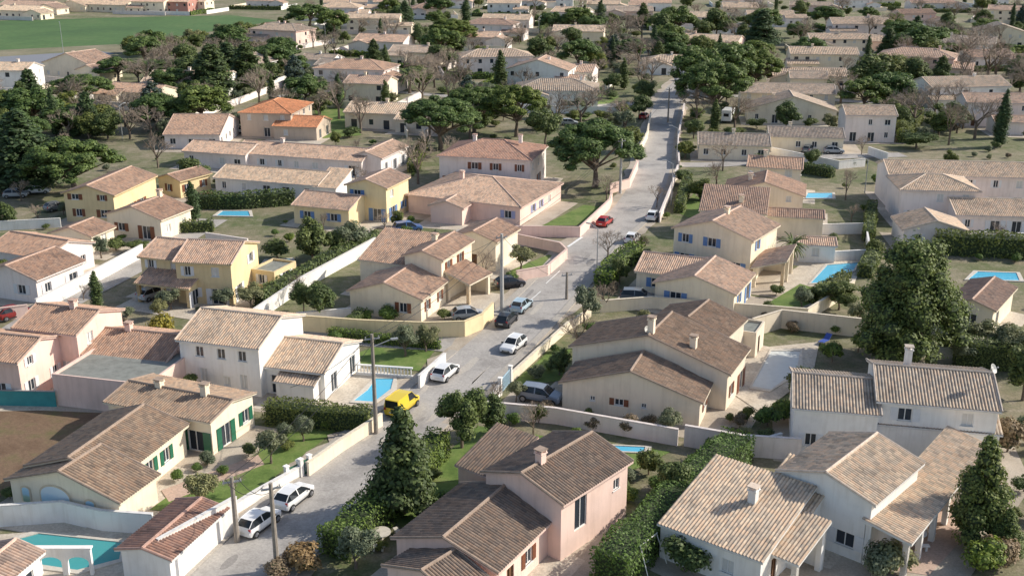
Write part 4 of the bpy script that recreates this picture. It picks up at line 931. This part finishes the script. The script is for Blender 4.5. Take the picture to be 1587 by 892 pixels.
def balustrade(p0,p1,h=1.2):
    a=G(*p0);b=G(*p1);d=b-a;L=d.length;E=add('balustrade',None,loc=a,rz=math.atan2(d.y,d.x),label="white concrete balustrade around a pool terrace",category='fence')
    m=MB();m.box(0,L,-.12,.12,0,.3);m.box(0,L,-.14,.14,h-.12,h);add('rail',m.mesh('rail',[WHITE]),E)
    k=int(L/.35);q=MB();q.tube((0,0,.3),(0,0,.6),.05,.09,6);q.tube((0,0,.6),(0,0,h-.12),.09,.05,6);mm=q.mesh('baluster',[WHITE])
    for i in range(k): add('baluster',mm,E,((i+.5)*L/k,0,0))
balustrade((552,580),(640,586));balustrade((945,478),(1010,474),1.)
def arcade():
    a=G(62,890);b=G(146,890);d=b-a;L=d.length;E=add('garden_arcade',None,loc=a,rz=math.atan2(d.y,d.x),label="white arched garden arcade beside a pool",category='arcade');m=MB();n=2;bw=L/n;h=2.2
    for i in range(n):
        x0=i*bw+.2;x1=(i+1)*bw-.2;cx=(x0+x1)/2;r=(x1-x0)/2;N_=10
        for k in range(N_):
            a0=math.pi*(1-k/N_);a1=math.pi*(1-(k+1)/N_);q0=(cx+r*math.cos(a0),1.1+r*.6*math.sin(a0));q1=(cx+r*math.cos(a1),1.1+r*.6*math.sin(a1))
            for y in(-.15,.15): m.face([(q0[0],y,q0[1]),(q1[0],y,q1[1]),(q1[0],y,h),(q0[0],y,h)])
            m.face([(q0[0],-.15,q0[1]),(q1[0],-.15,q1[1]),(q1[0],.15,q1[1]),(q0[0],.15,q0[1])])
    for i in range(n+1): m.box(max(0,i*bw-.2),min(L,i*bw+.2),-.15,.15,0,h)
    m.box(-.1,L+.1,-.22,.22,h+.001,h+.12);add('arch',m.mesh('arch',[plaster('white',WALL['white'])]),E)
arcade()
def swing():
    p=G(1003,878);m=MB();h=2.3
    for x in(-1.1,1.1):
        for y in(-.9,.9): m.tube((x*1.15,y,0),(x,0,h),.04,.04,6)
    m.tube((-1.2,0,h),(1.2,0,h),.04,.04,6)
    E=add('garden_swing',None,loc=p,rz=.9,label="white metal swing frame beside a hedge",category='swing');add('frame',m.mesh('frame',[WHITE]),E)
    s=MB();s.box(-.25,.25,-.1,.1,.5,.53);s.tube((-.22,0,.52),(-.22,0,h),.01,.01,4);s.tube((.22,0,.52),(.22,0,h),.01,.01,4);add('seat',s.mesh('seat',[WHITE]),E)
swing()
def table(px,py,label,mat=STONE,bench=True):
    p=G(px,py);E=add('garden_table',None,loc=(p.x,p.y,.06),label=label,category='table');m=MB();m.tube((0,0,.7),(0,0,.78),.8,.8,18);add('table_top',m.mesh('table_top',[mat]),E)
    l=MB();l.tube((0,0,0),(0,0,.7),.22,.16,8);add('leg',l.mesh('leg',[mat]),E)
    for i in range(3):
        a=i*2.1+.5;q=Vector((p.x+math.cos(a)*1.4,p.y+math.sin(a)*1.4,.06));B_=add('garden_bench',None,loc=q,rz=a+1.57,label="low garden bench beside a round table",category='bench');b=MB();b.box(-.55,.55,-.18,.18,.4,.48);add('seat',b.mesh('seat',[mat]),B_);f=MB();f.box(-.4,-.25,-.13,.13,0,.4);f.box(.25,.4,-.13,.13,0,.4);add('leg',f.mesh('leg',[mat]),B_)
table(590,838,"round stone garden table with benches");table(1418,838,"round white table on a covered terrace",WHITE)
def lounger(px,py,rz):
    p=G(px,py);E=add('sun_lounger',None,loc=(p.x,p.y,.07),rz=rz,label="blue sun lounger on a paved terrace",category='sun lounger');bl=plain('blue_canvas',(.05,.1,.4),.7,.05)
    m=MB();m.box(-.9,.4,-.33,.33,.32,.38);add('seat',m.mesh('seat',[bl]),E);b=MB();b.box(0,.75,-.33,.33,0,.06,M=Matrix.Translation((.38,0,.34))@Matrix.Rotation(-.8,4,'Y'));add('backrest',b.mesh('backrest',[bl]),E)
    l=MB();
    for x in(-.8,.3):
        for y in(-.28,.28): l.tube((x,y,0),(x,y,.32),.025,.025,5)
    add('leg',l.mesh('leg',[WHITE]),E)
lounger(1278,532,.8)
def mural():
    g=FOOT[1];m,nt,b=nm('painted_landscape');b.inputs['Roughness'].default_value=.8
    tc=nt.nodes.new('ShaderNodeTexCoord');sp=nt.nodes.new('ShaderNodeSeparateXYZ');lk(nt,tc.outputs['Object'],sp.inputs[0])
    mr=nt.nodes.new('ShaderNodeMapRange');mr.inputs[1].default_value=0;mr.inputs[2].default_value=2.2;lk(nt,sp.outputs[2],mr.inputs[0])
    nz=nt.nodes.new('ShaderNodeTexNoise');nz.inputs['Scale'].default_value=1.6;lk(nt,tc.outputs['Object'],nz.inputs[0])
    ad=nt.nodes.new('ShaderNodeMath');ad.operation='MULTIPLY_ADD';lk(nt,nz.outputs[0],ad.inputs[0]);ad.inputs[1].default_value=.35;lk(nt,mr.outputs[0],ad.inputs[2])
    r=ramp(nt,[(.2,.3,.2),(.35,.5,.4),(.4,.62,.75),(.5,.72,.85),(.7,.8,.85)],[.1,.4,.5,.75,1.]);lk(nt,ad.outputs[0],r.inputs[0]);lk(nt,r.outputs[0],b.inputs['Base Color'])
    def arch(x,w,h,z0,nmn,lab):
        q=g['O']+g['X']*x-g['Y']*.03;E=add(nmn,None,loc=(q.x,q.y,z0),rz=math.radians(-g['th']),label=lab,category='mural')
        def shp(w,h,y): 
            P=[(-w/2,y,0),(w/2,y,0)];hh=h-w/2*.6
            for i in range(13): a=i*math.pi/12;P.append((math.cos(a)*w/2,y,hh+math.sin(a)*w/2*.6))
            return P
        a=MB();a.face(shp(w,h,-.03));add('picture',a.mesh('picture',[m]),E)
        f=MB();f.face(shp(w+.3,h+.15,-.02));add('surround',f.mesh('surround',[plain('mural_surround',(.7,.58,.42),.8,.08)]),E)
    L=g['w'];arch(L*.42,2.8,2.5,.1,'wall_mural',"arched painted landscape mural on a house wall");arch(L*.14,.7,1.3,.7,'wall_mural',"small arched painted niche on a house wall");arch(L*.74,.8,1.3,.7,'wall_mural',"small arched painted niche on a house wall")
mural()
